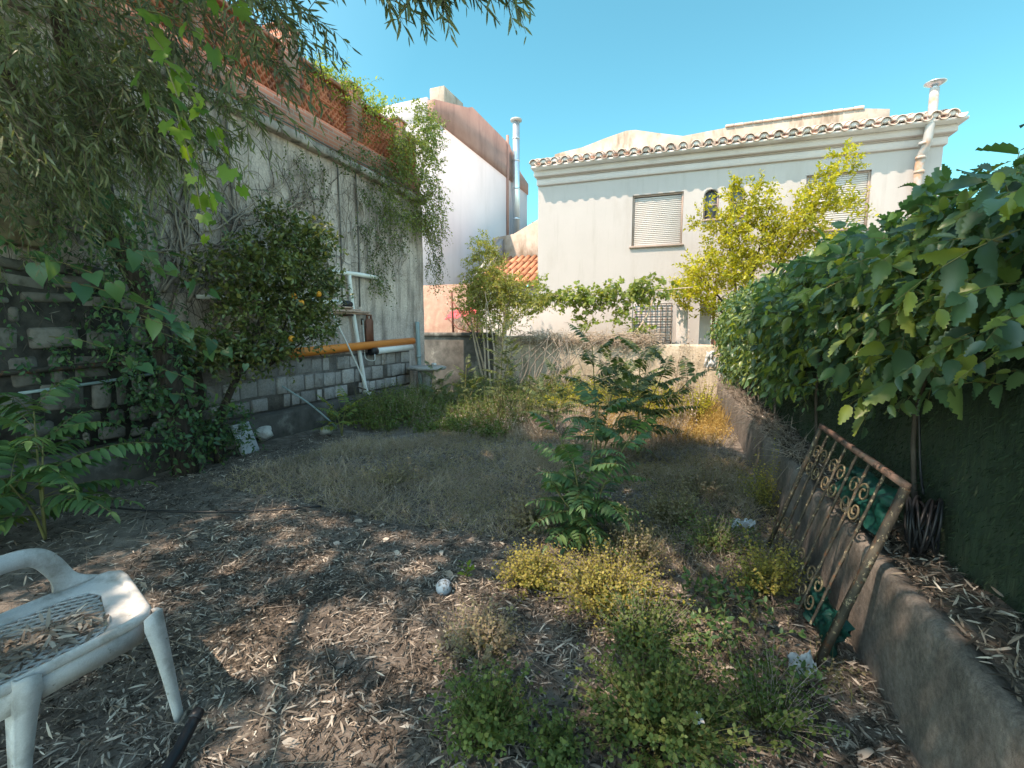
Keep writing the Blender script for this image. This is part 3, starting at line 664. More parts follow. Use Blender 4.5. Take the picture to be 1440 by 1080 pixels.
st = np.array([[.9, 2.4, 2.0], [1.0, 3.2, 2.1], [.9, 3.9, 2.1], [1.0, 4.8, 2.1], [.95, 5.4, 2.1]]); dr = np.array([[-.2, .4, 1], [.1, -.1, 1], [-.3, -.2, 1], [0, .3, 1], [-.4, 0, .9]])
sprigs(G, T_tooth, st, dr, .25, 7, .11, droop=.25, spread=.8, hang=.1, tmi=1)
# hanging shoot with a light leaf
st = np.array([[.80, 2.55, 1.55], [.82, 2.9, 1.5], [.85, 2.3, 1.6], [.78, 3.55, 1.5]]); dr = np.array([[-.1, .05, -1], [-.1, -.1, -1], [-.1, .1, -1], [-.1, 0, -1]])
sprigs(G, T_tooth, st, dr, .30, 7, .15, droop=.1, spread=.7, hang=.5, tmi=1)
G.build('foliage', [L_creep, m_gstem], cr)
for yy_ in (3.0, 4.8, 6.6, 8.5, 10.2):
    G = Geo(); G.tube([(fx(yy_) - .03, yy_, .45), (fx(yy_) - .05, yy_ + .1, 1.1), (fx(yy_) - .03, yy_ - .1, 1.6), (fx(yy_), yy_, 1.95)], [.014, .008], 6)
    G.build('stem', m_dstem, cr, True)

# ------------------------------------------------------------------ window grille leaning on the kerb
A = np.array([.70, 3.46, .952]); B = np.array([.83, 2.48, .885]); Cc = np.array([.545, 2.44, .0]); Dd = np.array([.46, 3.62, .03])
gr = thing('window_grille', 'old rusty iron window grille with scrolls leaning on the concrete kerb', 'grille', tuple((Cc + Dd) / 2))
def gp(u, v): return (A * (1 - u) + B * u) * (1 - v) + (Dd * (1 - u) + Cc * u) * v
def bar(G, a, b, w, t=None, mi=0):
    a = np.array(a); b = np.array(b); d = unit(b - a); nrm = unit(np.cross(B - A, Dd - A)); s_ = np.cross(d, nrm); t = t or w
    v = [p + s_ * sx * w / 2 + nrm * sn * t / 2 for p in (a, b) for sx, sn in ((-1, -1), (1, -1), (1, 1), (-1, 1))]
    G.add(v, [(0, 1, 2, 3), (7, 6, 5, 4), (0, 4, 5, 1), (1, 5, 6, 2), (2, 6, 7, 3), (3, 7, 4, 0)], mi)
G = Geo(); bar(G, gp(-.01, 0), gp(1.01, 0), .028, .025); G.build('top_rail', m_rust, gr)
G = Geo(); bar(G, gp(1, .012), gp(1, 1.0), .032, .028); G.build('stile', m_iron, gr)
G = Geo(); bar(G, gp(0, .012), gp(0, .97), .025, .02); G.build('stile', m_iron, gr)
for k, u in enumerate((.13, .26, .39, .53, .67, .82)):
    G = Geo(); ve = (.93, .94, .93, .94, .95, .92)[k]
    # twisted square bar
    pth = [gp(u, t) for t in np.linspace(.012, ve, 50)]; d = unit(pth[-1] - pth[0]); nrm = unit(np.cross(B - A, Dd - A)); s_ = np.cross(d, nrm); v = []
    for i, p in enumerate(pth):
        for q in range(4):
            an = q * math.pi / 2 + i * .32; v.append(p + .0085 * (math.cos(an) * s_ + math.sin(an) * nrm))
    G.add(v, [(i * 4 + q, i * 4 + (q + 1) % 4, (i + 1) * 4 + (q + 1) % 4, (i + 1) * 4 + q) for i in range(49) for q in range(4)]); G.build('bar', m_iron, gr)
def scroll(u, v, su, sv):
    cpts = []
    ax = unit(B - A); ay = unit(Dd - A); c0 = gp(u, v)
    for t in np.linspace(0, 1, 30):
        an = t * 4.6 * math.pi / 1.7; r = .052 * (1 - .72 * t)
        cpts.append(c0 + su * ax * (.052 + -r * math.cos(an)) + sv * ay * (r * math.sin(an)) + unit(np.cross(B - A, Dd - A)) * .004)
    return cpts
for (u, v) in ((.13, .22), (.39, .22), (.67, .22), (.13, .78), (.39, .80), (.67, .80)):
    G = Geo()
    for su in (-1, 1):
        for sv in (-1, 1):
            G.tube(np.array(scroll(u, v + sv * .055, su, sv)), .0055, 5, sub=1)
    G.build('scroll', m_scroll, gr, True)
# green plastic sheet folded behind the grille
def crumple(name, label, cat, mat, c, ux, uy, nu, nv, amp, seed, thick=.004, group=None):
    c = np.array(c, float); ux = np.array(ux, float); uy = np.array(uy, float); nrm = unit(np.cross(ux, uy)); G = Geo(); v = []
    for sgn in (1, -1):
        for j in range(nv):
            for i in range(nu):
                a, b = i / (nu - 1) - .5, j / (nv - 1) - .5
                k = amp * (mnoise.noise(Vector((a * 5 + seed, b * 5, seed))) + .5 * mnoise.noise(Vector((a * 13, b * 13 + seed, seed))))
                ed = 1 + .25 * mnoise.noise(Vector((a * 4, b * 4, seed + 9)))
                v.append(c + ux * a * ed + uy * b * ed + nrm * (k + sgn * thick / 2))
    m_ = nu * nv
    f = [(j * nu + i, j * nu + i + 1, (j + 1) * nu + i + 1, (j + 1) * nu + i) for j in range(nv - 1) for i in range(nu - 1)]
    f += [tuple(m_ + q for q in t[::-1]) for t in f]
    G.add(v, f); return tag(G.build(name, mat, None, True), label, cat, group)
nrm = unit(np.cross(B - A, Dd - A)); nrm = nrm if nrm[0] > 0 else -nrm
crumple('plastic_sheet', 'dark green plastic sheet bunched behind the top of the grille', 'sheet', m_tarp, gp(.62, .2) + nrm * .06, (B - A) * .55, (Dd - A) * .24, 34, 16, .05, 3.3)
crumple('plastic_sheet', 'dark green plastic sheet on the ground behind the foot of the grille', 'sheet', m_tarp, gp(.8, .86) + nrm * .05, (B - A) * .42, (Dd - A) * .2, 26, 14, .05, 8.1)
crumple('white_rag', 'crumpled white rag on the soil at the foot of the grille', 'rag', m_rag, (.47, 2.36, .045), (.10, .02, .01), (-.02, .08, .03), 16, 14, .05, 5.5)
crumple('white_scrap', 'torn white plastic scrap among weeds left of the grille', 'scrap', m_rag, (.33, 4.0, .05), (.16, .03, .02), (-.02, .09, .02), 14, 10, .04, 6.5)
crumple('white_scrap', 'small white scrap by the lowest green weed bush', 'scrap', m_rag, (.03, 1.75, .13), (.04, .01, .01), (-.01, .03, .02), 8, 8, .01, 7.5)
# cable coil
G = Geo(); c0 = np.array([.98, 2.72, .64]); pts = []
for t in np.linspace(0, 11 * 2 * math.pi, 330):
    r = .115 + .018 * math.sin(t * .37) + .012 * math.sin(t * 1.7 + 1)
    pts.append(c0 + np.array([-.05 * math.sin(t * .53) + r * math.cos(t) * .35 + .02 * math.sin(t * .21), r * math.cos(t) * .92, r * math.sin(t) + .012 * math.sin(t * .8)]))
G.tube(pts, .0065, 5, sub=1); tag(G.build('cable_coil', m_black, None, True), 'coil of black cable at the fence beside the grille top', 'cable coil')
pole('fence_cable', 'thin dark cable hanging down the dark screen fence above the coil', 'cable', m_black, [(fx(3.05) - .07, 3.05, 1.35), (fx(3.0) - .06, 3.02, 1.1), (fx(2.98) - .05, 2.98, .85), (1.04, 2.9, .74)], .006, 6)

# ------------------------------------------------------------------ plastic chair (seat level .45, front towards +y)
ch = thing('plastic_chair', 'dirty white plastic garden armchair with dry leaves on its lattice seat', 'chair', (-2.22, .85, 0))
x0, x1, y0_, y1_ = -2.50, -1.97, .60, 1.20; ZS = .45
def sk(x, y): return y + .32 * (-(x - x1)) * .5     # the front edge runs slightly skew
G = Geo()   # seat frame: rounded rim round a recessed lattice
def rimtube(pts, r, G_, flat=.55): G_.tube(pts, r, 10, sub=5)
outer = [(x1, y0_), (x1, 1.03), (x1 - .012, 1.09), (x1 - .05, 1.125), (x0 + .11, 1.25), (x0 + .05, 1.26), (x0 + .01, 1.235), (x0, 1.18), (x0, y0_)]
inner = [(x1 - .05, y0_ + .03), (x1 - .055, .94), (x1 - .075, .985), (x1 - .11, 1.01), (x0 + .16, 1.12), (x0 + .11, 1.12), (x0 + .075, 1.10), (x0 + .06, 1.05), (x0 + .055, y0_ + .03)]
n = len(outer); lerp = lambda t, z: [(p[0] * (1 - t) + q[0] * t, p[1] * (1 - t) + q[1] * t, z) for p, q in zip(outer, inner)]
rings = [lerp(-.05, .425), lerp(-.03, .447), lerp(.03, .456), lerp(.16, .459), lerp(.24, .452), lerp(.3, .440), lerp(.86, .437), lerp(1, .430), lerp(1, .418), lerp(.1, .42)]
v = sum(rings, []); f = []; nr = len(rings)
for i in range(n - 1):
    for a in range(nr): f.append((a * n + i, a * n + i + 1, ((a + 1) % nr) * n + i + 1, ((a + 1) % nr) * n + i))
G.add(v, f); G.build('seat_frame', m_chair, ch)
G = Geo(); poly = np.array(inner)
def inside(p):
    c = False; j = len(poly) - 1
    for i in range(len(poly)):
        if (poly[i][1] > p[1]) != (poly[j][1] > p[1]) and p[0] < (poly[j][0] - poly[i][0]) * (p[1] - poly[i][1]) / (poly[j][1] - poly[i][1]) + poly[i][0]: c = not c
        j = i
    return c
for sgn in (1, -1):
    for c in np.arange(-1.6, 1.6, .056):
        run = []
        for t in np.arange(-.6, .6, .008):
            p = (-2.22 + t, .8 + sgn * t * 1.5 + c)
            if inside(p): run.append(p)
            elif len(run) > 1: break
        if len(run) > 2:
            a = np.array(run[0]); b = np.array(run[-1]); d = unit(b - a); e = np.array([-d[1], d[0]]) * .0045; z0 = .424 + (.0006 if sgn > 0 else 0)
            q = [a + e, b + e, b - e, a - e]; G.add([(*p, z) for z in (z0, z0 + .007) for p in q], [(3, 2, 1, 0), (4, 5, 6, 7), (0, 1, 5, 4), (1, 2, 6, 5), (2, 3, 7, 6), (3, 0, 4, 7)])
G.build('seat_lattice', m_chair, ch)
def apron(a, b, z0=.345, z1=.424):
    a = np.array(a); b = np.array(b); d = unit(b - a); e = np.array([-d[1], d[0]]) * .006; return [(*(p + s * e), z) for z in (z0, z1) for p, s in ((a, 1), (b, 1), (b, -1), (a, -1))]
BF = [(3, 2, 1, 0), (4, 5, 6, 7), (0, 1, 5, 4), (1, 2, 6, 5), (2, 3, 7, 6), (3, 0, 4, 7)]
G = Geo()
for a, b in (((x1 - .012, y0_), (x1 - .012, 1.07)), ((x0 + .012, y0_), (x0 + .012, 1.2)), ((x1 - .06, 1.10), (x0 + .1, 1.225))): G.add(apron(a, b), BF)
G.build('apron', m_chair, ch)
def chair_leg(top, foot, sgx, sgy, mat=m_chair):
    """L-shaped moulded leg that narrows to the floor, with a round shoulder at the top"""
    G = Geo(); T = np.array(top); Fo = np.array(foot); zs = [(1.0, .03), (.97, .066), (.88, .072), (.7, .058), (.4, .045), (.1, .036), (0, .034)]; v = []
    for k, w in zs:
        c = Fo * (1 - k) + T * k
        for (a, b) in ((0, 0), (w * sgx, 0), (w * sgx, .010 * sgy), (.010 * sgx, .010 * sgy), (.010 * sgx, w * sgy), (0, w * sgy)): v.append(c - np.array([a, b, 0]))
    f = [(i * 6 + q, i * 6 + (q + 1) % 6, (i + 1) * 6 + (q + 1) % 6, (i + 1) * 6 + q) for i in range(len(zs) - 1) for q in range(6)] + [tuple(range(6)), tuple(len(v) - 6 + q for q in range(6))]
    G.add(v, f); return G.build('leg', mat, ch)
chair_leg((x1 + .022, 1.128, .456), (x1 + .09, 1.135, 0), 1, 1)
chair_leg((x0 - .01, 1.25, .44), (x0 - .05, 1.19, 0), -1, 1, m_chair_shade)
chair_leg((x1 + .02, .69, .456), (x1 + .0, .66, 0), 1, -1)
chair_leg((x0 - .01, y0_ + .1, .45), (x0 - .03, y0_, 0), -1, -1, m_chair_shade)
# armrest on the far side: a broad flat band that rises, turns and runs back
def band(G, pts, wdir, w, t):
    pts = smooth(np.array(pts, float), 6); wdir = unit(np.array(wdir, float)); T = unit(np.gradient(pts, axis=0)); v = []
    ww = np.interp(np.linspace(0, 1, len(pts)), np.linspace(0, 1, len(w)), w)
    for p, tt, q in zip(pts, T, ww):
        nn = unit(np.cross(tt, wdir))
        for a, b in ((-1, -1), (1, -1), (1.0, 1), (-1.0, 1)): v.append(p + wdir * a * q / 2 + nn * b * t / 2)
    n = len(pts); G.add(v, [(i * 4 + q, i * 4 + (q + 1) % 4, (i + 1) * 4 + (q + 1) % 4, (i + 1) * 4 + q) for i in range(n - 1) for q in range(4)] + [(0, 1, 2, 3), tuple(4 * n - 4 + q for q in (3, 2, 1, 0))])
G = Geo(); po = [(1.20, .452), (1.12, .50), (1.075, .585), (1.035, .64), (.97, .668), (.85, .672), (.6, .66), (.45, .64)]; pi_ = [(1.03, .452), (1.03, .50), (1.005, .555), (.98, .588), (.95, .602), (.85, .604), (.62, .595), (.47, .58)]
po = smooth(np.array(po), 5); pi_ = smooth(np.array(pi_), 5); n = len(po); v = []
for a, b in zip(po, pi_):
    m_ = (a + b) / 2
    for (y, z), x in ((a, x0 + .016), (m_, x0 + .022), (b, x0 + .016), (b, x0 - .004), (m_, x0 - .008), (a, x0 - .004)): v.append((x - .12 * (z - .45), y, z))
G.add(v, [(i * 6 + q, i * 6 + (q + 1) % 6, (i + 1) * 6 + (q + 1) % 6, (i + 1) * 6 + q) for i in range(n - 1) for q in range(6)] + [tuple(range(6)), tuple(len(v) - 6 + q for q in range(6))])
G.build('armrest', m_chair, ch)
G = Geo(); band(G, [(x1 - .01, .62, .455), (x1, .60, .54), (x1, .57, .63), (x1, .52, .65), (x1 - .02, .42, .64)], (1, 0, 0), [.05, .06], .016); G.build('armrest', m_chair, ch, True)
G = Geo(); v = []
for z, yb, w in ((.44, .60, .25), (.6, .55, .25), (.8, .48, .235), (.9, .44, .19)):
    for x in np.linspace(-1, 1, 7): v.append((-2.235 + x * w, yb - .03 * (1 - x * x), z)); v.append((-2.235 + x * w, yb - .03 * (1 - x * x) - .012, z))
f = []
for j in range(3):
    for i in range(6):
        a = j * 14 + i * 2; f += [(a, a + 2, a + 16, a + 14), (a + 1, a + 15, a + 17, a + 3)]
G.add(v, f); G.build('backrest', m_chair, ch, True)
# dry leaves gathered on the seat
N = 420; y = rng.uniform(.62, 1.0, N); x = rng.uniform(x0 + .12, x1 - .09, N); keep = (x - (x0 + .1)) > (y - .55) * .42; x, y = x[keep], y[keep]
G = Geo(); D = rdir(len(x)); D[:, 2] *= .25; G.inst(T_lance, np.stack([x, y, .442 + rng.uniform(0, .02, len(x))], 1), D, rdir(len(x), 1.6), rng.uniform(.05, .095, len(x)))
tag(G.build('dry_leaves', L_dry), 'loose dry brown leaves lying on the white chair seat', 'dry leaves', kind='stuff')
# black hose
ho = thing('black_hose', 'end of a thick black plastic hose lying in front of the chair', 'hose', (-1.7, .95, .03))
G = Geo(); a = np.array([-1.74, 1.10, .10]); G.tube([(-1.60, .72, .03), (-1.655, .92, .045), a], .021, 14, sub=3); G.build('hose_pipe', m_black, ho, True)
G = Geo(); d = unit(a - np.array([-1.655, .92, .045])); G.tube([a - d * .03, a + d * .004], .0225, 14, sub=1); G.build('rim', m_black, ho, True)
pole('thin_hose', 'thin dark irrigation line lying on the ground behind the chair', 'hose', m_black, [(-5.0, 2.3, .05), (-4.2, 2.42, .06), (-3.5, 2.75, .04), (-3.0, 3.05, .05)], .009, 6)
# ball
G = Geo(); k = 18; lathe(G, [(.047 * math.sin(math.pi * i / 14) + .0003, -.047 * math.cos(math.pi * i / 14)) for i in range(15)], (-1.36, 2.3, .055), 20)
tag(G.build('small_ball', m_ball, None, True), 'small scuffed blue grey ball lying on the dry leaves', 'ball')
# pale round cushion end at the left edge
ob = thing('plastic_stool', 'white plastic stool half hidden by the fern at the left edge', 'stool', (-5.38, 1.72, 0))
G = Geo(); lathe(G, [(.0003, .41), (.13, .41), (.16, .405), (.175, .385), (.17, .36), (.15, .355)], (-5.38, 1.72, 0), 20); G.build('seat', m_chair, ob, True)
for i in range(4):
    an = i * math.pi / 2 + .5; Geo().tube([(-5.38 + .12 * math.cos(an), 1.72 + .12 * math.sin(an), .36), (-5.38 + .16 * math.cos(an), 1.72 + .16 * math.sin(an), .0)], .018, 8, sub=1).build('leg', m_chair, ob, True)

# ------------------------------------------------------------------ back wall and what stands on it
bw = thing('garden_wall', 'low cream plastered wall with a stained top closing the garden', 'wall', (-3.2, 11.05, 0))
G = Geo(); ys = np.arange(-7.5, .36, .15); v = []
for x in ys:
    h = 1.42 if x < -2.6 else 1.25
    h += .02 * mnoise.noise(Vector((x * 2, 0, 4)))
    for yy, z in ((11.0, -.1), (11.0, .4), (11.0, .8), (11.0, h - .05), (11.02, h), (11.2, h), (11.22, h - .04), (11.22, -.1)): v.append((x, yy + .02 * mnoise.noise(Vector((x, z * 2, 9))), z))
n = 8; G.add(v, [(j * n + i, (j + 1) * n + i, (j + 1) * n + i + 1, j * n + i + 1) for j in range(len(ys) - 1) for i in range(n - 1)]); G.build('plaster_face', m_plaster, bw)
Geo().box((-7.5, 10.955, -.1), (-4.9, 10.985, 1.40), bev=.01).build('grey_shadow_patch', m_kerbd, bw)  # grey concrete patch and coping, dark colour also painting in the tall wall's shadow
G = Geo(); G.box((-7.5, 10.9, 1.40), (-4.9, 11.26, 1.5), bev=.02); G.build('coping', m_kerbd, bw)
fp = thing('rusty_fence_frame', 'rusty red brown post with a slanting brace above the far corner wall', 'post', (-6.2, 11.1, 1.5))
Geo().tube([(-6.15, 11.1, 1.45), (-6.18, 11.1, 2.55)], .028, 6, sub=1).build('upright', m_rail, fp)
Geo().tube([(-6.15, 11.1, 2.3), (-5.55, 11.1, 1.48)], .022, 6, sub=1).build('brace', m_rail, fp)
Geo().tube([(-6.35, 11.1, 1.9), (-6.0, 11.1, 1.6), (-5.6, 11.1, 1.5)], .018, 6, sub=1).build('lower_brace', m_rail, fp)
Geo().tube([(-5.45, 11.1, 1.48), (-5.45, 11.1, 2.0)], .02, 6, sub=1).build('short_post', m_rail, fp)
# dead vine heap on the wall top
G = Geo(); N = 900; c = np.stack([rng.uniform(-4.3, -1.0, N), rng.uniform(10.85, 11.3, N), 1.28 + np.abs(rng.normal(0, .10, N))], 1)
D = np.stack([rng.normal(0, 1, N), rng.normal(0, .3, N), rng.normal(-.1, .3, N)], 1); tt = np.linspace(-.5, .5, 5)[None, :, None]
Lh = rng.uniform(.25, .7, (N, 1, 1)); P = c[:, None] + unit(D)[:, None] * tt * Lh + np.array([0, 0, -1.]) * (tt ** 2) * Lh * .6; G.tubes(P, .006, .003, 3)
N = 1200; c = np.stack([rng.uniform(-4.3, -1.0, N), rng.uniform(10.8, 11.2, N), 1.30 + np.abs(rng.normal(0, .09, N))], 1); G.inst(T_lancew, c, rdir(N), rdir(N), .06, 1)
tag(G.build('dead_vine', [m_palest, L_straw]), 'heap of dead brown vine twigs lying along the cream wall top', 'dead vine')
# lower neighbour walls
def simple_wall(name, label, lo, hi, mat, cat='wall'):
    G = Geo(); G.box(lo, hi, bev=.01); return tag(G.build(name, mat), label, cat)
simple_wall('white_annex_wall', 'low bright white wall beyond the cream garden wall', (-5.75, 12.5, 0), (-1.75, 12.72, 2.28), m_white)
simple_wall('orange_block_wall', 'orange red block wall in the neighbouring yard at far left', (-8.6, 13.0, 0), (-6.35, 13.2, 2.95), m_orangew)
crumple('red_cloth', 'red cloth spread behind the rusty post in the far corner', 'cloth', m_redc, (-6.5, 12.3, 2.05), (.9, .1, .12), (.0, .3, .22), 20, 12, .08, 2.2)
gt = thing('grid_gate', 'dark metal grid panel at the foot of the white house', 'gate', (-1.3, 12.95, 0))
G = Geo()
for i in range(8): G.box((-1.75 + i * .13, 12.93, 1.0), (-1.732 + i * .13, 12.95, 2.25))
for i in range(10): G.box((-1.76, 12.951, 1.02 + i * .135), (-.82, 12.965, 1.036 + i * .135))
G.build('grid_bars', m_blacki, gt); Geo().box((-1.8, 12.99, .2), (-.8, 13.02, 2.3)).build('backing_panel', m_grey, gt)
for xx, nm in ((-.55, 'white_gate_post'), (-.02, 'white_gate_post')):
    p = thing(nm, 'white painted pillar right of the dark grid panel' if xx < -.3 else 'white painted pillar beside the end of the screen fence', 'pillar', (xx, 12.6, 0), 0, 'white pillars by the gate')
    Geo().box((xx - .13, 12.5, 0), (xx + .13, 12.74, 2.15), bev=.01).build('shaft', m_white, p); Geo().box((xx - .15, 12.48, 2.15), (xx + .15, 12.76, 2.22), bev=.01).build('cap', m_mort, p)
pole('red_post', 'thin red brown post standing between the white pillars', 'post', m_rail, [(.16, 12.2, 0), (.16, 12.2, 2.5)], .035, 8)
pole('red_post', 'thin red brown post at the far end of the kerb', 'post', m_rail, [(.22, 11.12, 0), (.2, 11.12, 1.75)], .03, 8)
crumple('white_bag', 'white plastic bag hanging by the post at the kerb end', 'bag', m_rag, (.12, 11.0, .98), (.22, .05, 0), (.02, .03, .42), 12, 16, .08, 4.4)

# ------------------------------------------------------------------ white house (local x along the facade, y away)
HA = math.atan2(.5, 9.63)
hs = thing('white_house', 'white house with tiled eave, roller shutters and small arched windows', 'house', (-4.7, 13.35, 0), HA)
U0, U1, ZT = .11, 9.42, 6.0
holes = [(2.74, 4.03, 3.81, 5.14), (6.8, 8.12, 3.95, 5.25)]; arches = [(4.52, 4.88, 4.38, 5.13), (5.12, 5.48, 4.40, 5.15)]
us = sorted({U0, U1, *[h[0] for h in holes + arches], *[h[1] for h in holes + arches]}); zs = sorted({0, ZT, *[h[2] for h in holes + arches], *[h[3] for h in holes + arches]})
G = Geo()
for a, b in zip(us, us[1:]):
    for c, d in zip(zs, zs[1:]):
        mu, mz = (a + b) / 2, (c + d) / 2
        if any(h[0] < mu < h[1] and h[2] < mz < h[3] for h in holes + arches): continue
        G.add([(a, 0, c), (b, 0, c), (b, 0, d), (a, 0, d)], [(0, 1, 2, 3)])
for (a, b, c, d) in holes + arches:
    for q in ([(a, 0, c), (a, 0, d), (a, .16, d), (a, .16, c)], [(b, 0, c), (b, .16, c), (b, .16, d), (b, 0, d)], [(a, 0, c), (a, .16, c), (b, .16, c), (b, 0, c)], [(a, 0, d), (b, 0, d), (b, .16, d), (a, .16, d)]): G.add(q, [(0, 1, 2, 3)])
for (a, b, c, d) in arches:     # spandrels that make the head pointed-round
    for s_ in (0, 1):
        ex = a if s_ == 0 else b; mid = (a + b) / 2; pts = [(ex, d)]
        for t in np.linspace(0, 1, 7): an = t * math.pi / 2; pts.append((mid + (ex - mid) * math.cos(an), d - .2 + .195 * math.sin(an)))
        G.prism(pts if s_ else pts[::-1], 1, -.003, .15)
G.add([(U0, 0, 0), (U0, 8, 0), (U0, 8, ZT), (U0, 0, ZT)], [(3, 2, 1, 0)]); G.add([(U1, 0, 0), (U1, 8, 0), (U1, 8, ZT), (U1, 0, ZT)], [(0, 1, 2, 3)])
G.add([(U0, 8, 0), (U1, 8, 0), (U1, 8, ZT), (U0, 8, ZT)], [(3, 2, 1, 0)]); G.add([(U0, 0, ZT), (U1, 0, ZT), (U1, 8, ZT), (U0, 8, ZT)], [(0, 1, 2, 3)])
G.build('facade', m_white, hs, local=True)
G = Geo()
for d_, z0, z1 in ((.07, 5.62, 5.80), (.09, 5.803, 5.83), (.20, 5.833, 6.0)): G.box((U0 - d_ * .4, -d_, z0), (U1 + d_ * .8, 1.5, z1), bev=.02)
G.build('cornice', m_corn, hs, local=True)
def shutter(h):
    a, b, c, d = h; w = Geo(); fw = .045
    for lo, hi in (((a, .05, c), (a + fw, .12, d)), ((b - fw, .05, c), (b, .12, d)), ((a + fw, .05, d - fw), (b - fw, .12, d)),): w.box(lo, hi, bev=.004)
    fo = w.build('window', m_frame, hs, local=True)
    G = Geo(); z = c + .02; 
    while z < d - fw - .02:
        G.box((a + fw, .075, z), (b - fw, .10, z + .046), bev=.010); z += .05
    o = G.build('shutter', m_shut, fo, local=True)
    o = Geo().box((a - .05, -.06, c - .05), (b + .05, .10, c - .002), bev=.008).build('sill', m_frame, fo, local=True)
for h in holes: shutter(h)
for (a, b, c, d) in arches:
    G = Geo(); G.box((a, .09, c), (a + .04, .13, d)); G.box((b - .04, .09, c), (b, .13, d)); G.box((a + .04, .09, c), (b - .04, .13, c + .04)); G.box((a + .04, .09, (c + d) / 2 - .015), (b - .04, .13, (c + d) / 2 + .015))
    fo = G.build('window', m_frame, hs, local=True); Geo().box((a + .04, .115, c + .04), (b - .04, .125, d)).build('pane', m_glass, fo, local=True)
    Geo().box((a - .04, -.05, c - .04), (b + .04, .09, c - .002), bev=.006).build('sill', m_frame, fo, local=True)
# barrel tiles
G = Geo(); pitch = .30; y_e, z_e, y_t, z_t = -.46, 6.06, .75, 6.46; sl_ = (z_t - z_e) / (y_t - y_e)
def barrel(u, ya, yb, ra, rb, up, th=.015, mi=0, lift=0.0):
    k = 8; v = []
    for yy, r in ((ya, ra), (yb, rb)):
        for rr in (r, r - th):
            for i in range(k + 1):
                an = math.pi * i / k; v.append((u + rr * math.cos(an), yy, z_e + (yy - y_e) * sl_ + lift + up * rr * math.sin(an)))
    n = k + 1; f = []
    for i in range(k): f += [(i, i + 1, 2 * n + i + 1, 2 * n + i), (n + i, 3 * n + i, 3 * n + i + 1, n + i + 1), (i, n + i, n + i + 1, i + 1), (2 * n + i, 2 * n + i + 1, 3 * n + i + 1, 3 * n + i)]
    f += [(0, 2 * n, 3 * n, n), (k, n + k, 3 * n + k, 2 * n + k)]; G.add(v, f, mi)
u = .07
while u < 9.62:
    j = random.uniform(-.012, .012)
    barrel(u + j, y_e + random.uniform(-.02, .02), y_e + .45, .115, .10, 1, lift=.045); barrel(u + j, y_e + .38, y_t, .115, .10, 1, lift=.06)
    barrel(u + pitch / 2, y_e + .02, y_t, .10, .10, -1, lift=.055)
    pl_ = [(u + j + .098 * math.cos(math.pi * i / 8), z_e + .045 + .098 * math.sin(math.pi * i / 8)) for i in range(9)]
    G.prism(pl_, 1, y_e + .045 + random.uniform(-.01, .02), y_e + .2, 1)
    u += pitch
G.build('roof', [m_tile, m_mort], hs, local=True)
G = Geo(); G.add([(0, y_e + .06, z_e - .005), (9.66, y_e + .06, z_e - .005), (9.66, y_t + .1, z_t - .04), (0, y_t + .1, z_t - .04), (0, y_e + .06, 6.005), (9.66, y_e + .06, 6.005), (9.66, y_t + .1, 6.005), (0, y_t + .1, 6.005)], [(0, 1, 2, 3), (4, 7, 6, 5), (0, 4, 5, 1), (1, 5, 6, 2), (2, 6, 7, 3), (3, 7, 4, 0)])
G.build('eave_bed', m_mort, hs, local=True)
par = [(.4, 6.1), (.4, 6.70), (.62, 6.74), (1.2, 6.8), (1.9, 6.98), (2.45, 7.10), (2.7, 7.09), (3.3, 6.93), (3.95, 6.77), (5.0, 6.84), (6.5, 6.90), (8.1, 6.88), (8.6, 6.80), (8.62, 6.1)]
G = Geo(); G.prism(par, 1, .72, .95); G.build('parapet', m_weather, hs, local=True)
G = Geo()
for u in np.arange(5.0, 8.05, .22): G.box((u, .68, 6.85 + (u - 5) * .012), (u + .21, 1.0, 6.90 + (u - 5) * .012 + random.uniform(0, .015)), bev=.012)
G.build('parapet_capping', m_tile, hs, local=True)
G = Geo(); lathe(G, [(.14, 0), (.10, .12), (.01, .32)], (4.9, 2.2, 6.9), 8); G.build('roof_finial', m_white, hs, local=True)
G = Geo(); G.tube([(8.95, -.16, 4.3), (8.95, -.16, 5.05), (8.97, -.17, 5.35), (9.0, -.30, 5.62), (9.02, -.32, 5.95), (9.05, -.30, 6.2), (9.07, -.25, 6.75)], .085, 14, sub=3)
fl = G.build('flue', m_flue, hs, True, local=True)
for z in (5.05, 5.35, 5.62): Geo().tube([(8.96, -.165 - max(0, z - 5.3) * .35, z - .03), (8.96, -.165 - max(0, z - 5.3) * .35, z + .03)], .098, 14, sub=1).build('flue_collar', m_flue, fl, True, local=True)
G = Geo(); lathe(G, [(.02, 6.92), (.20, 6.87), (.20, 6.855), (.09, 6.80)], (9.07, -.25, 0), 16); G.tube([(9.07, -.25, 6.7), (9.07, -.25, 6.85)], .05, 8, sub=1); G.build('flue_cap', m_steel, fl, local=True)

# ------------------------------------------------------------------ tall house beyond the wall
th = thing('tall_house', 'tall white house with a brown gable band behind the ivy', 'house', (-9, 15, 0))
Geo().box((-16, 15.1, 0), (-9, 24.4, 8.78)).build('wall', m_whitec, th)
G = Geo(); prof = [(15.1, 8.78), (15.1, 9.45), (17.0, 10.02), (17.6, 10.2), (18.0, 10.38), (21.9, 10.30), (22.6, 9.85), (23.4, 9.45), (24.5, 9.2), (24.5, 8.66)]
G.prism(prof, 0, -9.25, -8.97); G.build('gable_band', m_brown, th)
Geo().box((-15.9, 15.13, 8.782), (-9.28, 15.33, 9.6), bev=.02).build('front_parapet', m_whitec, th)
Geo().box((-9.9, 16.3, 9.3), (-9.27, 17.8, 10.5), bev=.03).build('chimney_block', m_weather, th)
ft = thing('steel_flue', 'shiny steel flue pipe standing against the tall white house', 'flue', (-8.75, 22, 0))
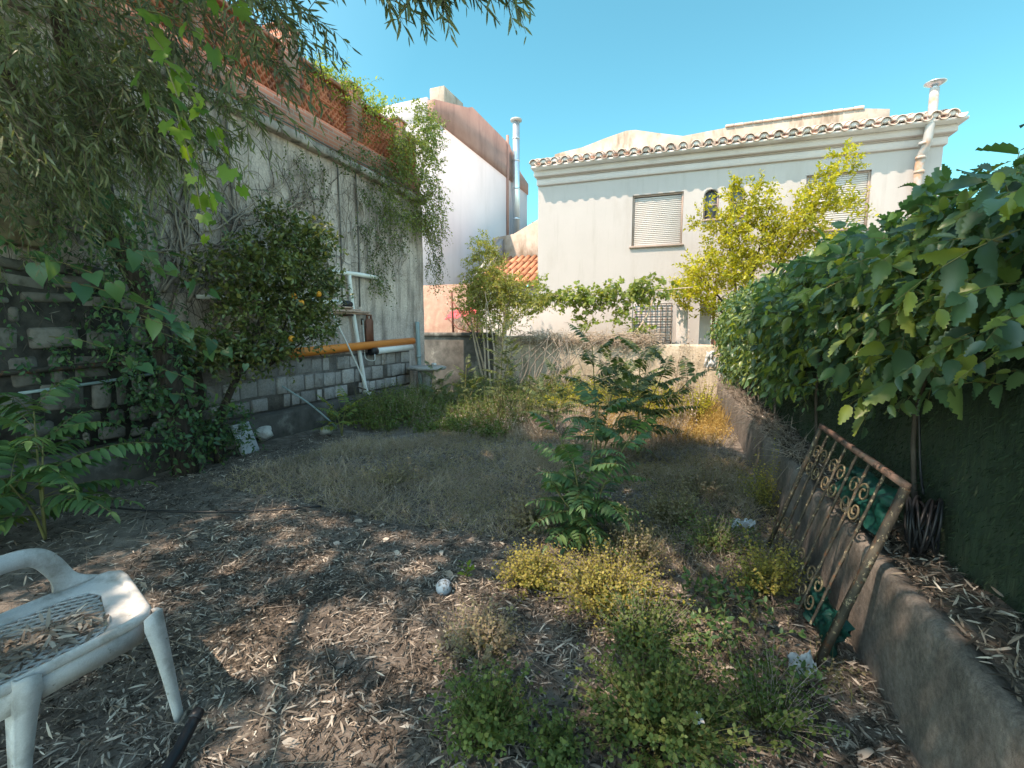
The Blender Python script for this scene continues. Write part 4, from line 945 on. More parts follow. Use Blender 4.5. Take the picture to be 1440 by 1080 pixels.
G = Geo(); G.tube([(-8.72, 22.1, 5.6), (-8.72, 22.1, 11.35)], .17, 16, sub=1); G.build('pipe', m_steel, ft, True)
G = Geo(); lathe(G, [(.10, 11.34), (.27, 11.38), (.27, 11.46), (.05, 11.56)], (-8.72, 22.1, 0), 16); G.build('cowl', m_flue, ft)
for z in (6.9, 8.3, 9.6, 10.6): Geo().tube([(-8.72, 22.1, z - .04), (-8.72, 22.1, z + .04)], .185, 16, sub=1).build('joint', m_steel, ft, True)
Geo().box((-9.0, 21.55, 5.5), (-8.9, 21.65, 10.6)).build('stay', m_brown, ft)
# small tiled house between
lh = thing('tiled_outbuilding', 'small pinkish building with a red tiled roof between the two houses', 'house', (-5.6, 15.4, 0))
Geo().box((-7.6, 15.45, 0), (-3.6, 19, 3.0)).build('wall', m_white, lh)
G = Geo(); y_e, z_e, y_t, z_t = 15.15, 3.05, 18.0, 4.35; sl_ = (z_t - z_e) / (y_t - y_e); u = -7.6
while u < -3.4:
    for q in range(4): barrel(u, y_e + q * .71, y_e + q * .71 + .76, .11, .095, 1, lift=.05 + .012 * (q % 2))
    barrel(u + .13, y_e, y_t, .10, .10, -1, lift=.06); u += .26
G.build('roof', m_tiler, lh)
G = Geo(); G.prism([(-8.1, 3.9), (-8.1, 5.25), (-7.2, 5.35), (-5.9, 5.95), (-3.4, 5.95), (-3.4, 3.9)], 1, 18.0, 18.25); G.build('gable', m_weather, lh)
G = Geo(); G.prism([(15.6, 2.9), (15.6, 3.4), (18.0, 5.2), (18.0, 2.9)], 0, -7.85, -7.65); G.build('side_parapet', m_grey, lh)
fh = thing('far_house', 'distant house edge with a tiled roof seen in the gap', 'house', (-6, 24, 0))
Geo().box((-9, 24.6, 0), (-4, 30, 7.0)).build('wall', m_weather, fh)
G = Geo(); y_e, z_e, y_t, z_t = 24.3, 7.05, 27.5, 8.0; sl_ = (z_t - z_e) / (y_t - y_e); u = -8.6
while u < -3.8: barrel(u, y_e, y_t, .13, .12, 1, lift=.04); barrel(u + .16, y_e, y_t, .11, .11, -1, lift=.06); u += .32
G.build('roof', m_tile, fh); Geo().box((-9, 24.35, 6.6), (-4, 24.6, 7.02)).build('cornice', m_white, fh)

# ------------------------------------------------------------------ vegetation on the left wall
def wallwalk(G, y, z, ang, r, L, depth=0, off=.03):
    pts = [WP(y, z, off + r)]; n = int(L / .09); a = ang
    for i in range(n):
        a += random.gauss(0, .22) + .03 * (math.pi / 2 - a); y += .09 * math.cos(a); z += .09 * math.sin(a)
        if z > 4.4 or z < .3: break
        pts.append(WP(y, z, off + r + random.uniform(0, .012)))
        if depth < 3 and random.random() < .16 and i > 1: wallwalk(G, y, z, a + random.choice((-1, 1)) * random.uniform(.4, 1.1), r * .6, L * random.uniform(.35, .65), depth + 1, off)
    if len(pts) > 2: G.tube(pts, [r, r * .35], 5, sub=2, mi=0 if depth < 1 or random.random() < .6 else 1)
G = Geo()
for y, z, a, r, L in ((4.0, 1.9, 1.1, .020, 2.4), (4.1, 2.0, .8, .018, 2.2), (3.8, 1.8, 1.5, .016, 2.3), (4.2, 1.9, .5, .016, 2.0), (4.4, 2.4, .35, .015, 2.2), (4.9, 2.6, .9, .015, 1.7), (3.6, 2.2, 1.9, .014, 1.8), (3.9, 2.3, 1.3, .013, 1.9), (4.6, 1.6, .1, .013, 1.6), (5.6, 2.6, 1.0, .016, 1.7), (6.6, 2.4, 1.5, .014, 1.9), (7.1, 3.3, .6, .014, 1.3), (3.2, 1.2, 1.4, .014, 2.4), (3.4, 1.3, 1.1, .014, 2.2), (4.0, 2.6, .6, .017, 1.9), (4.3, 2.8, .2, .015, 1.8), (4.4, 2.2, 1.4, .016, 2.0), (5.0, 2.2, 1.2, .016, 1.9), (3.7, 2.0, 1.2, .02, 2.3), (5.8, 3.0, .4, .014, 1.6), (5.4, 3.3, .2, .013, 1.5), (6.9, 2.7, .9, .013, 1.5), (8.0, 3.2, 1.2, .012, 1.2)): wallwalk(G, y, z, a, r, L)
vs = tag(G.build('dry_climber', [m_dryst, m_dstem], None, True), 'leafless grey climber stems spread over the middle of the tall wall', 'climbing plant')
G = Geo()
for k in range(230): wallwalk(G, random.uniform(2.2, 5.4), random.uniform(1.0, 3.2), random.uniform(.2, 2.6), .0042, random.uniform(.4, 1.3), 1, .02)
for k in range(110): wallwalk(G, random.uniform(5, 9), random.uniform(2.6, 4.2), random.uniform(-.4, 2.2), .004, random.uniform(.4, 1.0), 1, .02)
tag(G.build('fine_climber', [m_dstem, m_dryst], None), 'fine web of dead dark tendrils clinging to the grey wall', 'climbing plant')
def ivy(name, label, zones, mats, leaf=.06):
    t = thing(name, label, 'climbing plant', tuple(WP(zones[0][0], zones[0][2], 0))); G = Geo()
    for (ya, yb, za, zb, off, n, L, m, dr_) in zones:
        y = rng.uniform(ya, yb, n); z = rng.uniform(za, zb, n); o = rng.uniform(0.02, 1, n) * off
        st = np.array([WP(a, b, c) for a, b, c in zip(y, z, o)]); d = np.stack([rng.uniform(.0, .8, n), rng.normal(0, .6, n), rng.normal(dr_, .4, n)], 1)
        sprigs(G, T_oval, st, d, rng.uniform(.6, 1.3, n) * L, m, leaf, droop=.35, spread=.85, hang=.25, tmi=1, upn=.5)
    G.build('foliage', mats, t); return t
ivy('ivy', 'sunlit ivy mass spilling over the brick end of the tall wall', [(8.3, 10.0, 4.6, 5.6, .45, 380, .3, 10, .1), (9.2, 10.1, 5.4, 6.35, .4, 280, .28, 10, .4), (9.3, 10.1, 3.8, 4.8, .5, 190, .32, 10, -.6), (8.0, 9.6, 3.9, 4.7, .25, 150, .35, 9, -.7)], [L_ivy, m_twig])
ivy('ivy', 'ivy tail hanging free past the far end of the wall', [(9.75, 10.25, 3.1, 4.2, .4, 90, .35, 9, -1), (9.85, 10.3, 2.6, 3.2, .35, 32, .3, 8, -1.2)], [L_ivyd, m_twig], .055)
ivy('ivy', 'dull ivy strand hanging on the wall above the white crossbar', [(7.3, 8.9, 3.3, 4.4, .16, 150, .3, 9, -.8), (7.6, 8.4, 2.4, 3.4, .14, 75, .3, 9, -1.2)], [L_ivyd, m_twig], .055)
ivy('ivy', 'thin dark ivy column climbing the middle of the wall', [(6.15, 6.6, 2.3, 3.5, .1, 60, .3, 9, -.9), (5.7, 6.6, 3.6, 4.4, .12, 40, .3, 8, -.7)], [L_ivyd, m_twig], .05)
ivy('ivy', 'ivy patches creeping along the ledge below the brick band', [(6.5, 8.4, 4.35, 4.8, .3, 90, .28, 9, 0), (7.4, 7.8, 4.7, 5.4, .1, 26, .25, 8, .2)], [L_ivyd, m_twig], .055)
ivy('ivy', 'dark ivy tangle covering the rough stones at the near left', [(1.2, 3.3, 1.3, 3.4, .16, 170, .35, 8, -.6), (2.2, 3.9, .5, 1.6, .14, 90, .3, 8, -.4)], [L_bean, m_dstem], .065)
t = thing('ivy', 'dark ivy wrapped round the leaning tree trunk', 'climbing plant', (-5.25, 3.3, 0)); G = Geo()
for c, r, n in (((-5.2, 3.25, .45), (.3, .35, .4), 70), ((-5.25, 3.2, 1.1), (.26, .3, .5), 60), ((-5.35, 3.1, 1.9), (.3, .32, .5), 60), ((-5.45, 2.9, 2.6), (.35, .35, .4), 50)):
    sprigs(G, T_oval, ell(n, c, r, .5), rdir(n, 0), .25, 8, .07, droop=.4, spread=.85, hang=.3, tmi=1)
G.build('foliage', [L_bean, m_dstem], t)
t = thing('parapet_plant', 'bright green leafy plant growing over the top of the lattice', 'plant', tuple(WP(7.2, 5.6, -.1))); G = Geo()
n = 260; st = np.stack([WP(7.3, 5.75, -.1)[0] + rng.uniform(-.3, .2, n), rng.uniform(6.5, 8.7, n), 5.7 + rng.uniform(-.15, .35, n)], 1)
sprigs(G, T_oval, st, rdir(n, .6), .45, 10, .07, droop=.4, spread=.8, tmi=1); G.build('foliage', [LEAF('parapet_leaf', [(.13, .2, .04), (.2, .27, .06), (.27, .32, .09)], .45, .5), m_twig], t)

# ------------------------------------------------------------------ narrow-leaved tree (trunk by the wall, crown over the garden)
tr = thing('garden_tree', 'large dark narrow leaved tree leaning out over the left side', 'tree', (-5.3, 3.4, 0))
G = Geo(); G.tube([(-5.28, 3.42, -.1), (-5.32, 3.38, .9), (-5.42, 3.25, 1.85), (-5.60, 3.05, 2.65), (-5.52, 2.92, 3.3), (-5.1, 2.6, 4.2), (-4.4, 2.2, 5.0)], [.13, .105, .10, .11, .12, .10, .08], 12, sub=5)
G.tube([(-5.55, 3.0, 2.7), (-5.6, 2.75, 3.2), (-5.5, 2.2, 4.0), (-4.6, 1.0, 5.0)], [.1, .08, .06], 9)
G.build('trunk', m_bark, tr, True)
limbs = [[(-4.4, 2.2, 5.0), (-3.3, 2.0, 5.2), (-2.2, 2.0, 5.0), (-1.2, 1.9, 4.4)], [(-4.6, 1.0, 5.0), (-3.0, .2, 5.6), (-1.2, -.4, 5.9), (.2, -.8, 5.9)], [(-4.4, 2.2, 5.0), (-3.4, 3.0, 5.8), (-2.2, 3.4, 6.3)], [(-4.6, 1.0, 5.0), (-4.0, -1, 5.6), (-3.0, -2.5, 5.9)], [(-2.2, 2.0, 5.0), (-1.0, 2.4, 5.7), (.2, 2.2, 6.0)], [(-4.9, 2.4, 4.4), (-4.3, 2.2, 4.2), (-3.7, 2.2, 3.8)]]
G = Geo()
for l in limbs: G.tube(l, [.05, .015], 8, sub=5)
G.build('limb', m_bark, tr, True)
G = Geo()
# gaps in the crown through which the sun reaches the ground: (x, y, z, radius) of the lit spots
GAPS = np.array([(-4.10, 2.98, .0, 0.12), (-2.29, 2.35, .0, 0.13), (-2.86, 2.09, .0, 0.08), (-1.66, 2.51, .0, 0.13), (-1.26, 2.26, .0, 0.12), (-1.10, 2.49, .0, 0.10), (-0.96, 3.03, .0, 0.12), (-1.83, 1.46, .0, 0.17), (-1.25, 1.28, .0, 0.15), (-1.54, 1.15, .0, 0.13), (-1.33, 1.81, .0, 0.12), (0.21, 3.50, .0, 0.09), (-1.60, 1.82, .0, 0.10), (-1.08, 1.79, .0, 0.09), (-2.82, 2.49, .0, 0.07), (-3.06, 3.66, .0, 0.07), (-3.99, 1.98, .0, 0.06), (-3.57, 2.09, .0, 0.05), (-1.81, 1.81, .0, 0.10), (-2.11, 1.50, .0, 0.06), (-0.35, 1.89, .0, 0.08), (-2.43, 5.31, .0, 0.06), (0.23, 1.76, .0, 0.08), (0.09, 2.58, .0, 0.10), (-2.05, 1.78, .0, 0.05), (-0.23, 3.38, .0, 0.08), (-.92, 2.62, .2, .22), (-.46, 2.62, .25, .32), (-.15, 2.3, .2, .16), (.7, 2.6, .45, .07), (.8, 2.75, .7, .06), (-3.3, 2.9, 0, .12), (-2.7, 2.9, 0, .1), (-2.1, 2.9, 0, .12), (-2.9, 1.6, 0, .1)])
SV = np.array(sun_vec)
def hang(n, c, r, L, m, leaf, bias=(.5, .3, -.3), droop=.5, spread=.62, tpl=None, gaps=False):
    st = ell(n, c, r); d = unit(rng.normal(0, .5, (n, 3)) + np.array(bias)); LL = rng.uniform(.6, 1.2, n) * L
    if gaps:
        keep = np.ones(n, bool)
        for t in (0, .33, .66, 1.0):
            p = st + LL[:, None] * (d * t - np.array([0, 0, droop]) * t * t)
            for g in GAPS:
                w_ = p - g[:3]; dist = np.linalg.norm(w_ - (w_ @ SV)[:, None] * SV, axis=1); keep &= dist > g[3] * (.85 if g[3] > .2 else .72) + .035
        st, d, LL = st[keep], d[keep], LL[keep]
    sprigs(G, tpl or T_lance, st, d, LL, m, leaf, droop=droop, spread=spread, hang=.35, tmi=1, upn=.4, tw=.003)
# hanging sprays seen at upper left
for c, r, n in (((-4.05, 1.85, 3.4), (.55, .5, .4), 75), ((-3.6, 2.0, 3.05), (.45, .45, .3), 60), ((-4.0, 1.8, 2.85), (.35, .4, .2), 46), ((-3.55, 2.3, 3.5), (.5, .5, .35), 62), ((-2.95, 2.3, 3.62), (.45, .35, .22), 42), ((-3.6, 2.2, 2.95), (.35, .4, .2), 46), ((-4.6, 2.3, 3.6), (.6, .6, .5), 85), ((-4.9, 2.6, 4.2), (.6, .6, .4), 60), ((-4.9, 2.1, 3.0), (.35, .4, .35), 50), ((-4.6, 2.0, 2.6), (.4, .35, .25), 26), ((-5.2, 2.6, 2.9), (.35, .4, .4), 60)):
    hang(n, c, r, .42, 20, .095)
for c, r, n in (((-2.55, 2.32, 3.52), (.28, .25, .15), 26), ((-2.62, 2.3, 3.28), (.2, .2, .1), 12), ((-3.0, 2.5, 3.1), (.2, .25, .12), 12)): hang(n, c, r, .38, 18, .095, bias=(.7, .1, -.25))
for c, r, n in (((-1.6, 2.1, 3.36), (.16, .15, .05), 20), ((-1.35, 2.2, 3.31), (.28, .15, .06), 44), ((-1.1, 2.25, 3.28), (.15, .12, .05), 16)): hang(n, c, r, .26, 16, .095, bias=(.9, .2, -.05), droop=.22)
hang(4, (-.98, 2.3, 3.33), (.07, .07, .04), .24, 14, .08, bias=(.8, .1, -.4))
G.build('hanging_foliage', [L_tree, m_twig], tr)
G = Geo()
for c, r, n in (((-3.4, 1.2, 5.7), (2.0, 1.9, .8), 520), ((-1.0, 1.1, 5.9), (1.7, 1.7, .8), 320), ((-2.4, 2.5, 6.3), (1.7, 1.2, .6), 300), ((-.3, 2.1, 6.4), (1.3, 1.2, .6), 210), ((-.2, -1.3, 5.9), (1.6, 1.6, .8), 380), ((-3.2, -1.6, 5.9), (2.0, 1.8, .9), 420), ((-5.4, 1.0, 5.9), (1.5, 2.3, .9), 560), ((-4.8, 2.6, 6.3), (1.2, 1.0, .7), 230), ((1.0, .4, 6.2), (.9, 1.8, .6), 200), ((-6.8, 1.2, 6.4), (1.0, 1.8, .8), 150), ((-.9, -3.2, 6.0), (1.6, 1.2, .8), 180), ((-4.7, -2.0, 6.0), (1.3, 1.4, .8), 260)):
    hang(int(n * 1.6), c, r, .60, 20, .15, bias=(0, 0, .1), droop=.3, tpl=T_lancew, gaps=True)
G.build('crown', [L_tree, m_twig], tr)

# big-leaved vines growing through the tree
def bigvine(name, label, shoots, tpl, leaf, mats, m=7, L=.7, droop=.35):
    t = thing(name, label, 'climbing plant', tuple(shoots[0][0])); G = Geo(); st = np.array([s[0] for s in shoots], float); d = np.array([s[1] for s in shoots], float)
    sprigs(G, tpl, st, d, np.array([s[2] for s in shoots]) if len(shoots[0]) > 2 else L, m, leaf, droop=droop, spread=.75, hang=.55, tmi=1, upn=1.0, tw=.005); G.build('foliage', mats, t); return t
bigvine('bean_vine', 'vine with large heart shaped leaves hanging in front of the trunk',
        [((-4.9, 2.1, 2.35), (.6, .35, .05), .9), ((-4.8, 2.0, 2.1), (.6, .3, .0), .8), ((-4.9, 2.3, 1.95), (.7, .5, -.1), 1.0), ((-4.6, 2.4, 1.75), (.7, .4, -.1), .8), ((-4.5, 2.6, 1.65), (.8, .3, -.05), .9), ((-4.3, 2.55, 1.75), (.6, .4, -.2), .6),
         ((-5.0, 1.9, 2.3), (.4, .2, -.2), .6), ((-4.5, 2.5, 2.2), (.6, .4, .1), .8), ((-5.1, 2.9, 1.6), (.6, .3, -.1), .8), ((-5.1, 3.0, 1.2), (.7, .3, -.1), .8), ((-5.2, 2.6, 2.6), (.5, .3, -.2), .9), ((-5.0, 2.4, 2.9), (.6, .3, -.3), .8), ((-5.2, 3.1, .9), (.6, .4, .1), .6), ((-4.95, 2.2, 1.5), (.6, .3, .0), .7), ((-4.9, 2.6, 2.15), (.7, .3, .05), .9)], T_heart, .15, [L_bean, m_gstem], 6)
bigvine('grape_vine', 'bright green lobed vine leaves hanging among the dark tree sprays',
        [((-2.93, 1.83, 3.23), (.4, .2, -.5), .7), ((-2.89, 1.83, 3.27), (.5, .1, -.1), .5), ((-2.81, 1.87, 3.07), (.4, .2, -.6), .6), ((-2.73, 1.83, 2.95), (.2, .15, -.8), .6), ((-2.69, 1.83, 2.76), (.15, .1, -.8), .5), ((-3.00, 1.79, 2.99), (.4, .2, -.5), .6), ((-2.57, 1.79, 3.27), (.6, .1, .0), .4)], T_lobe, .12, [L_grape, m_gstem], 8)
# light pinkish bare stones of wall show behind; fern-like sapling at the left edge
def pinnate_plant(name, label, base, stems, L, npair, leaflet, mats, nf, droop=.45, hang=.3, cat='plant', group=None, low=.35):
    t = thing(name, label, cat, tuple(base), 0, group); G = Geo(); Gs = Geo(); b = np.array(base, float)
    for (dx, dy, h) in stems:
        top = b + np.array([dx, dy, h]); mid = b + np.array([dx * .35, dy * .35, h * .5])
        pth = smooth(np.array([b, mid, top]), 6); Gs.tube(pth, [.011, .005], 6, sub=1)
        ts = np.linspace(low, 1, nf); a = np.arange(nf) * 2.4 + rng.uniform(0, 6.28)
        st = np.array([pth[int(q * (len(pth) - 1))] for q in ts]); el = .15 + .75 * ts ** 2
        d = np.stack([np.cos(a) * np.cos(el), np.sin(a) * np.cos(el), np.sin(el) + .1], 1)
        fronds(G, st, d, L * rng.uniform(.7, 1.1, nf) * (1 - .25 * np.abs(ts - .6)), npair, leaflet, droop, 0, 1, None, hang)
    G.build('foliage', mats, t); Gs.build('stem', m_gstem, t, True); return t
pinnate_plant('leafy_sapling', 'fern like young sapling with drooping paired leaflets at the left edge', (-4.5, 1.85, 0), [(.0, .05, .75), (.12, -.2, .5), (-.2, .1, .95)], .85, 12, .16, [L_sap, m_gstem], 9, .40, .35)
pinnate_plant('leafy_sapling', 'low feathery shoot at the left edge below the fern like sapling', (-4.75, 1.55, 0), [(.1, .0, .4)], .6, 11, .11, [LEAF('low_shoot_leaf', [(.10, .15, .04), (.14, .19, .05), (.18, .22, .07)]), m_gstem], 7, .3, .2)
pinnate_plant('leafy_sapling', 'small yellow green sapling on the soil near the white blocks', (-4.95, 5.5, 0), [(.1, .0, .45), (-.2, .1, .35)], .5, 11, .10, [LEAF('young_leaf', [(.10, .17, .05), (.14, .2, .05), (.24, .24, .03)]), m_gstem], 6, .25, .2)

# ------------------------------------------------------------------ orange tree in front of the wall
ot = thing('orange_tree', 'small glossy orange tree with a few fruits before the grey wall', 'tree', (-5.36, 3.85, 0))
G = Geo(); G.tube([(-5.36, 3.85, -.05), (-5.34, 3.9, .5), (-5.25, 4.15, 1.1), (-5.15, 4.5, 1.9)], [.045, .04, .025], 8)
for e in ((-4.9, 4.9, 2.3), (-5.3, 4.4, 2.6), (-5.5, 4.8, 2.2), (-5.0, 4.2, 1.6), (-4.8, 4.9, 1.5)): G.tube([(-5.2, 4.5, 1.1), ((-5.2 + e[0]) / 2, (4.5 + e[1]) / 2, e[2] * .5 + .55), e], [.022, .008], 6)
G.build('trunk', m_bark, ot, True)
G = Geo()
for c, r, n in (((-5.2, 4.9, 2.65), (.4, .5, .36), 120), ((-5.1, 4.6, 2.3), (.5, .7, .4), 170), ((-4.95, 5.05, 2.1), (.42, .5, .35), 120), ((-5.2, 4.1, 2.15), (.4, .5, .35), 100), ((-5.1, 4.55, 1.7), (.45, .65, .35), 150), ((-5.2, 4.25, 1.3), (.5, .6, .28), 150), ((-4.85, 5.0, 1.6), (.3, .35, .3), 60), ((-5.3, 3.75, 1.35), (.35, .4, .22), 50), ((-5.0, 5.1, 2.85), (.25, .3, .2), 36), ((-5.2, 4.7, 3.0), (.2, .25, .15), 24)):
    sprigs(G, T_oval, ell(n, c, r, .3), rdir(n, .4), .28, 11, .075, droop=.25, spread=.8, tmi=1, upn=.6)
G.build('crown', [L_orange, m_twig], ot)
m_fruit = M('orange_peel', [(.75, .30, .03), (.82, .38, .05)], 20, .45, bmp=.2, bscale=200, bdist=.002)
for c in ((-4.83, 4.62, 1.98), (-4.80, 4.70, 1.90), (-4.75, 4.95, 2.03), (-4.78, 4.5, 1.45)):
    G = Geo(); lathe(G, [(.04 * math.sin(math.pi * i / 10) + .0003, -.04 * math.cos(math.pi * i / 10)) for i in range(11)], c, 14); G.build('orange_fruit', m_fruit, ot, True)
t = thing('footing_bush', 'dark leafy bush at the foot of the orange tree on the footing', 'bush', (-5.5, 3.95, 0)); G = Geo(); n = 120
sprigs(G, T_oval, ell(n, (-5.4, 3.95, .38), (.33, .35, .35)), rdir(n, .4), .25, 9, .06, tmi=1, spread=.8); G.build('foliage', [L_bean, m_gstem], t)

# ------------------------------------------------------------------ shrub, vine and lemon tree at the back
sb = thing('multi_stem_shrub', 'tall sunlit shrub with many pale stems in the far left corner', 'shrub', (-4.65, 10.3, 0))
G = Geo()
for i in range(11):
    a = random.uniform(0, 6.28); r0 = random.uniform(0, .22); e = np.array([-4.7 + .7 * math.cos(a) * random.uniform(.4, 1.1), 10.35 + .4 * math.sin(a), random.uniform(1.9, 3.0)])
    b = np.array([-4.6 + r0 * math.cos(a), 10.25 + r0 * math.sin(a), -.02]); G.tube([b, b * .6 + e * .4 + np.array([random.uniform(-.1, .1), 0, .15]), e], [.03, .022, .006], 7)
G.build('stem', m_palest, sb, True)
G = Geo()
for c, r, n in (((-4.85, 10.4, 3.0), (.5, .4, .5), 200), ((-4.7, 10.4, 2.5), (.85, .5, .45), 380), ((-4.2, 10.4, 2.35), (.5, .4, .35), 170), ((-5.2, 10.4, 2.2), (.5, .4, .4), 150), ((-4.6, 10.3, 1.9), (.85, .45, .4), 220), ((-3.75, 10.6, 2.15), (.4, .3, .2), 60), ((-4.9, 10.4, 3.4), (.25, .25, .3), 60)):
    sprigs(G, T_small, ell(n, c, r, .2), rdir(n, .5),   .32, 13, .062, droop=.25, spread=.75, tmi=1)
G.build('foliage', [L_shrub, m_palest], sb)
tv = thing('trellis_vine', 'light green vine trained in a row above the low cream wall', 'climbing plant', (-1.9, 11.4, 0))
G = Geo(); G.tube([(-2.05, 11.25, 0), (-1.95, 11.25, 1.2), (-1.55, 11.3, 1.45), (-1.25, 11.35, 1.9), (-1.1, 11.4, 2.4)], [.04, .03, .02], 8); G.tube([(-4.4, 11.4, 2.45), (-3, 11.4, 2.4), (-1.2, 11.4, 2.45), (-.3, 11.4, 2.5)], .014, 6); G.build('stem', m_palest, tv, True)
G = Geo()
for c, r, n in (((-3.6, 11.4, 2.35), (.5, .2, .2), 60), ((-2.9, 11.4, 2.35), (.5, .2, .2), 60), ((-2.4, 11.4, 2.3), (.3, .2, .3), 44), ((-2.7, 11.4, 1.75), (.28, .15, .3), 16), ((-1.75, 11.4, 2.45), (.5, .25, .28), 62), ((-1.2, 11.4, 2.5), (.5, .25, .3), 55), ((-1.9, 11.35, 1.9), (.25, .15, .25), 14), ((-1.45, 11.3, 1.55), (.25, .15, .15), 12), ((-3.95, 11.4, 2.75), (.15, .1, .4), 8), ((-4.2, 11.4, 2.3), (.3, .2, .15), 14)):
    sprigs(G, T_lobe, ell(n, c, r), rdir(n, .2), .3, 8, .10, droop=.3, spread=.8, hang=.3, tmi=1)
G.build('foliage', [L_vine, m_gstem], tv)
lt = thing('lemon_tree', 'sunlit yellow green lemon tree in front of the white house', 'tree', (.7, 12.1, 0))
G = Geo(); G.tube([(.7, 12.15, 0), (.65, 12.1, .9), (.75, 12.1, 1.8), (.9, 12.1, 2.8)], [.08, .06, .04], 8)
for e in ((-.3, 12.0, 2.9), (1.2, 12.2, 4.3), (2.1, 12.2, 4.3), (.3, 12.1, 4.0), (1.8, 12.1, 3.2), (-.5, 12.0, 2.4)): G.tube([(.72, 12.1, 1.7), (.5 * (.75 + e[0]), 12.1, e[2] * .5 + .9), e], [.035, .01], 6)
G.build('trunk', m_bark, lt, True)
G = Geo()
for c, r, n in (((.25, 12.05, 2.8), (.8, .6, .5), 210), ((1.1, 12.1, 3.3), (.8, .6, .6), 210), ((.35, 12.1, 3.7), (.45, .45, .5), 100), ((.95, 12.1, 4.2), (.32, .35, .5), 80), ((1.7, 12.1, 3.8), (.6, .5, .5), 110), ((2.2, 12.15, 4.3), (.35, .3, .5), 90), ((2.5, 12.15, 4.95), (.15, .15, .35), 30), ((2.75, 12.2, 4.0), (.2, .2, .35), 22), ((-.35, 12.0, 2.35), (.55, .45, .35), 100), ((0.3, 12, 1.95), (.5, .4, .25), 44), ((-.2, 12.1, 4.0), (.12, .15, .35), 14), ((.45, 12.1, 4.6), (.15, .2, .25), 22), ((2.2, 12.1, 3.2), (.6, .4, .4), 70)):
    sprigs(G, T_oval, ell(n, c, r, .15), rdir(n, .9), .4, 12, .095, droop=.12, spread=.7, tmi=1, upn=.6)
G.build('crown', [L_lemon, m_twig], lt)
t = thing('dry_creeper', 'half dry creeper on the orange block wall behind the rusty post', 'climbing plant', (-6.5, 12.8, 1.5)); G = Geo(); n = 90
sprigs(G, T_small, np.stack([rng.uniform(-7.3, -5.6, n), rng.uniform(12.5, 12.9, n), rng.uniform(1.6, 2.9, n)], 1), rdir(n, 0), .35, 9, .06, droop=.4, tmi=1, tw=.004); G.build('foliage', [L_straw, m_dryst], t)
t = thing('tall_weed', 'tall bare seed stalks with faded leaves near the kerb end', 'weed', (-.35, 8.3, 0)); G = Geo(); n = 22
b = np.array([-.35, 8.3, 0]) + np.stack([rng.uniform(-.3, .3, n), rng.uniform(-.3, .3, n), np.zeros(n)], 1); sprigs(G, T_small, b, np.stack([rng.normal(0, .13, n), rng.normal(0, .1, n), np.ones(n)], 1), rng.uniform(.9, 1.75, n), 26, .05, droop=.02, spread=.9, tmi=1, tw=.007); G.build('foliage', [L_straw, m_palest], t)
t = thing('bare_branch', 'leaning bare dead branches in front of the cream wall', 'branch', (-3.4, 10.2, 0)); G = Geo()
for i in range(26):
    x = -3.6 + random.uniform(-.9, 1.3); G.tube([(x, 10.4, .0), (x + random.uniform(-.1, .4), 10.4, .7), (x + random.uniform(-.3, 1.0), 10.45, random.uniform(1.1, 1.7))], [.022, .006], 5)
G.build('twigs', m_dryst, t, True)

# ------------------------------------------------------------------ saplings in the middle
SG = 'young saplings with paired leaflets'
pinnate_plant('sapling', 'dense dark green sapling clump in the middle of the garden', (-.75, 3.25, 0), [(.05, .15, 1.0), (-.25, .2, .75), (.28, .25, .8), (-.05, -.15, .65), (-.2, -.1, .45)], .44, 10, .11, [L_sap, m_gstem], 12, .35, .2, group=SG, low=.2)
pinnate_plant('sapling', 'tallest upright sapling rising just behind the dense dark clump', (-1.05, 5.1, 0), [(-.1, .1, 1.38), (.2, .05, 1.1), (.4, .2, .95)], .50, 12, .11, [L_sapd, m_gstem], 13, .3, .2, group=SG)
pinnate_plant('sapling', 'sapling with arching fronds against the bright wall, right of the clump', (-.72, 5.9, 0), [(.3, .1, 1.15), (.0, .0, 1.25), (.55, .1, .95)], .55, 12, .12, [L_sapd, m_gstem], 12, .32, .2, group=SG)
pinnate_plant('sapling', 'slender dark sapling standing alone at the left of the clump', (-3.05, 7.0, 0), [(.05, .1, 1.72), (.2, .0, 1.2)], .42, 11, .085, [L_sapd, m_dstem], 20, .25, .2, group=SG)
pinnate_plant('sapling', 'thin sapling close to the pale stems of the corner shrub', (-3.9, 7.4, 0), [(.0, .1, .95), (.25, .05, .7)], .32, 10, .075, [L_sapd, m_dstem], 13, .25, .2, group=SG)
pinnate_plant('sapling', 'broad yellowish sapling between the slender one and the clump', (-2.1, 6.9, 0), [(.0, .1, .9), (.3, .0, .75), (-.3, .1, .7)], .5, 12, .095, [L_sapd, m_gstem], 11, .3, .2, group=SG)

pinnate_plant('sapling', 'low sapling with light fronds at the foot of the cream wall', (-1.7, 9.2, 0), [(.0, .1, 1.0), (.3, .0, .8)], .55, 12, .11, [L_sapd, m_gstem], 11, .3, .2, group=SG)
pinnate_plant('sapling', 'sapling with long fronds near the tall bare seed stalks', (-.85, 7.6, 0), [(.0, .1, 1.15), (-.3, .0, .85)], .55, 12, .11, [L_sapd, m_gstem], 12, .3, .2, group=SG)
pinnate_plant('sapling', 'small sapling at the edge of the undergrowth before the stone table', (-4.75, 7.7, 0), [(.0, .1, .8), (.2, .1, .6)], .4, 11, .09, [L_sapd, m_gstem], 10, .3, .2, group=SG)
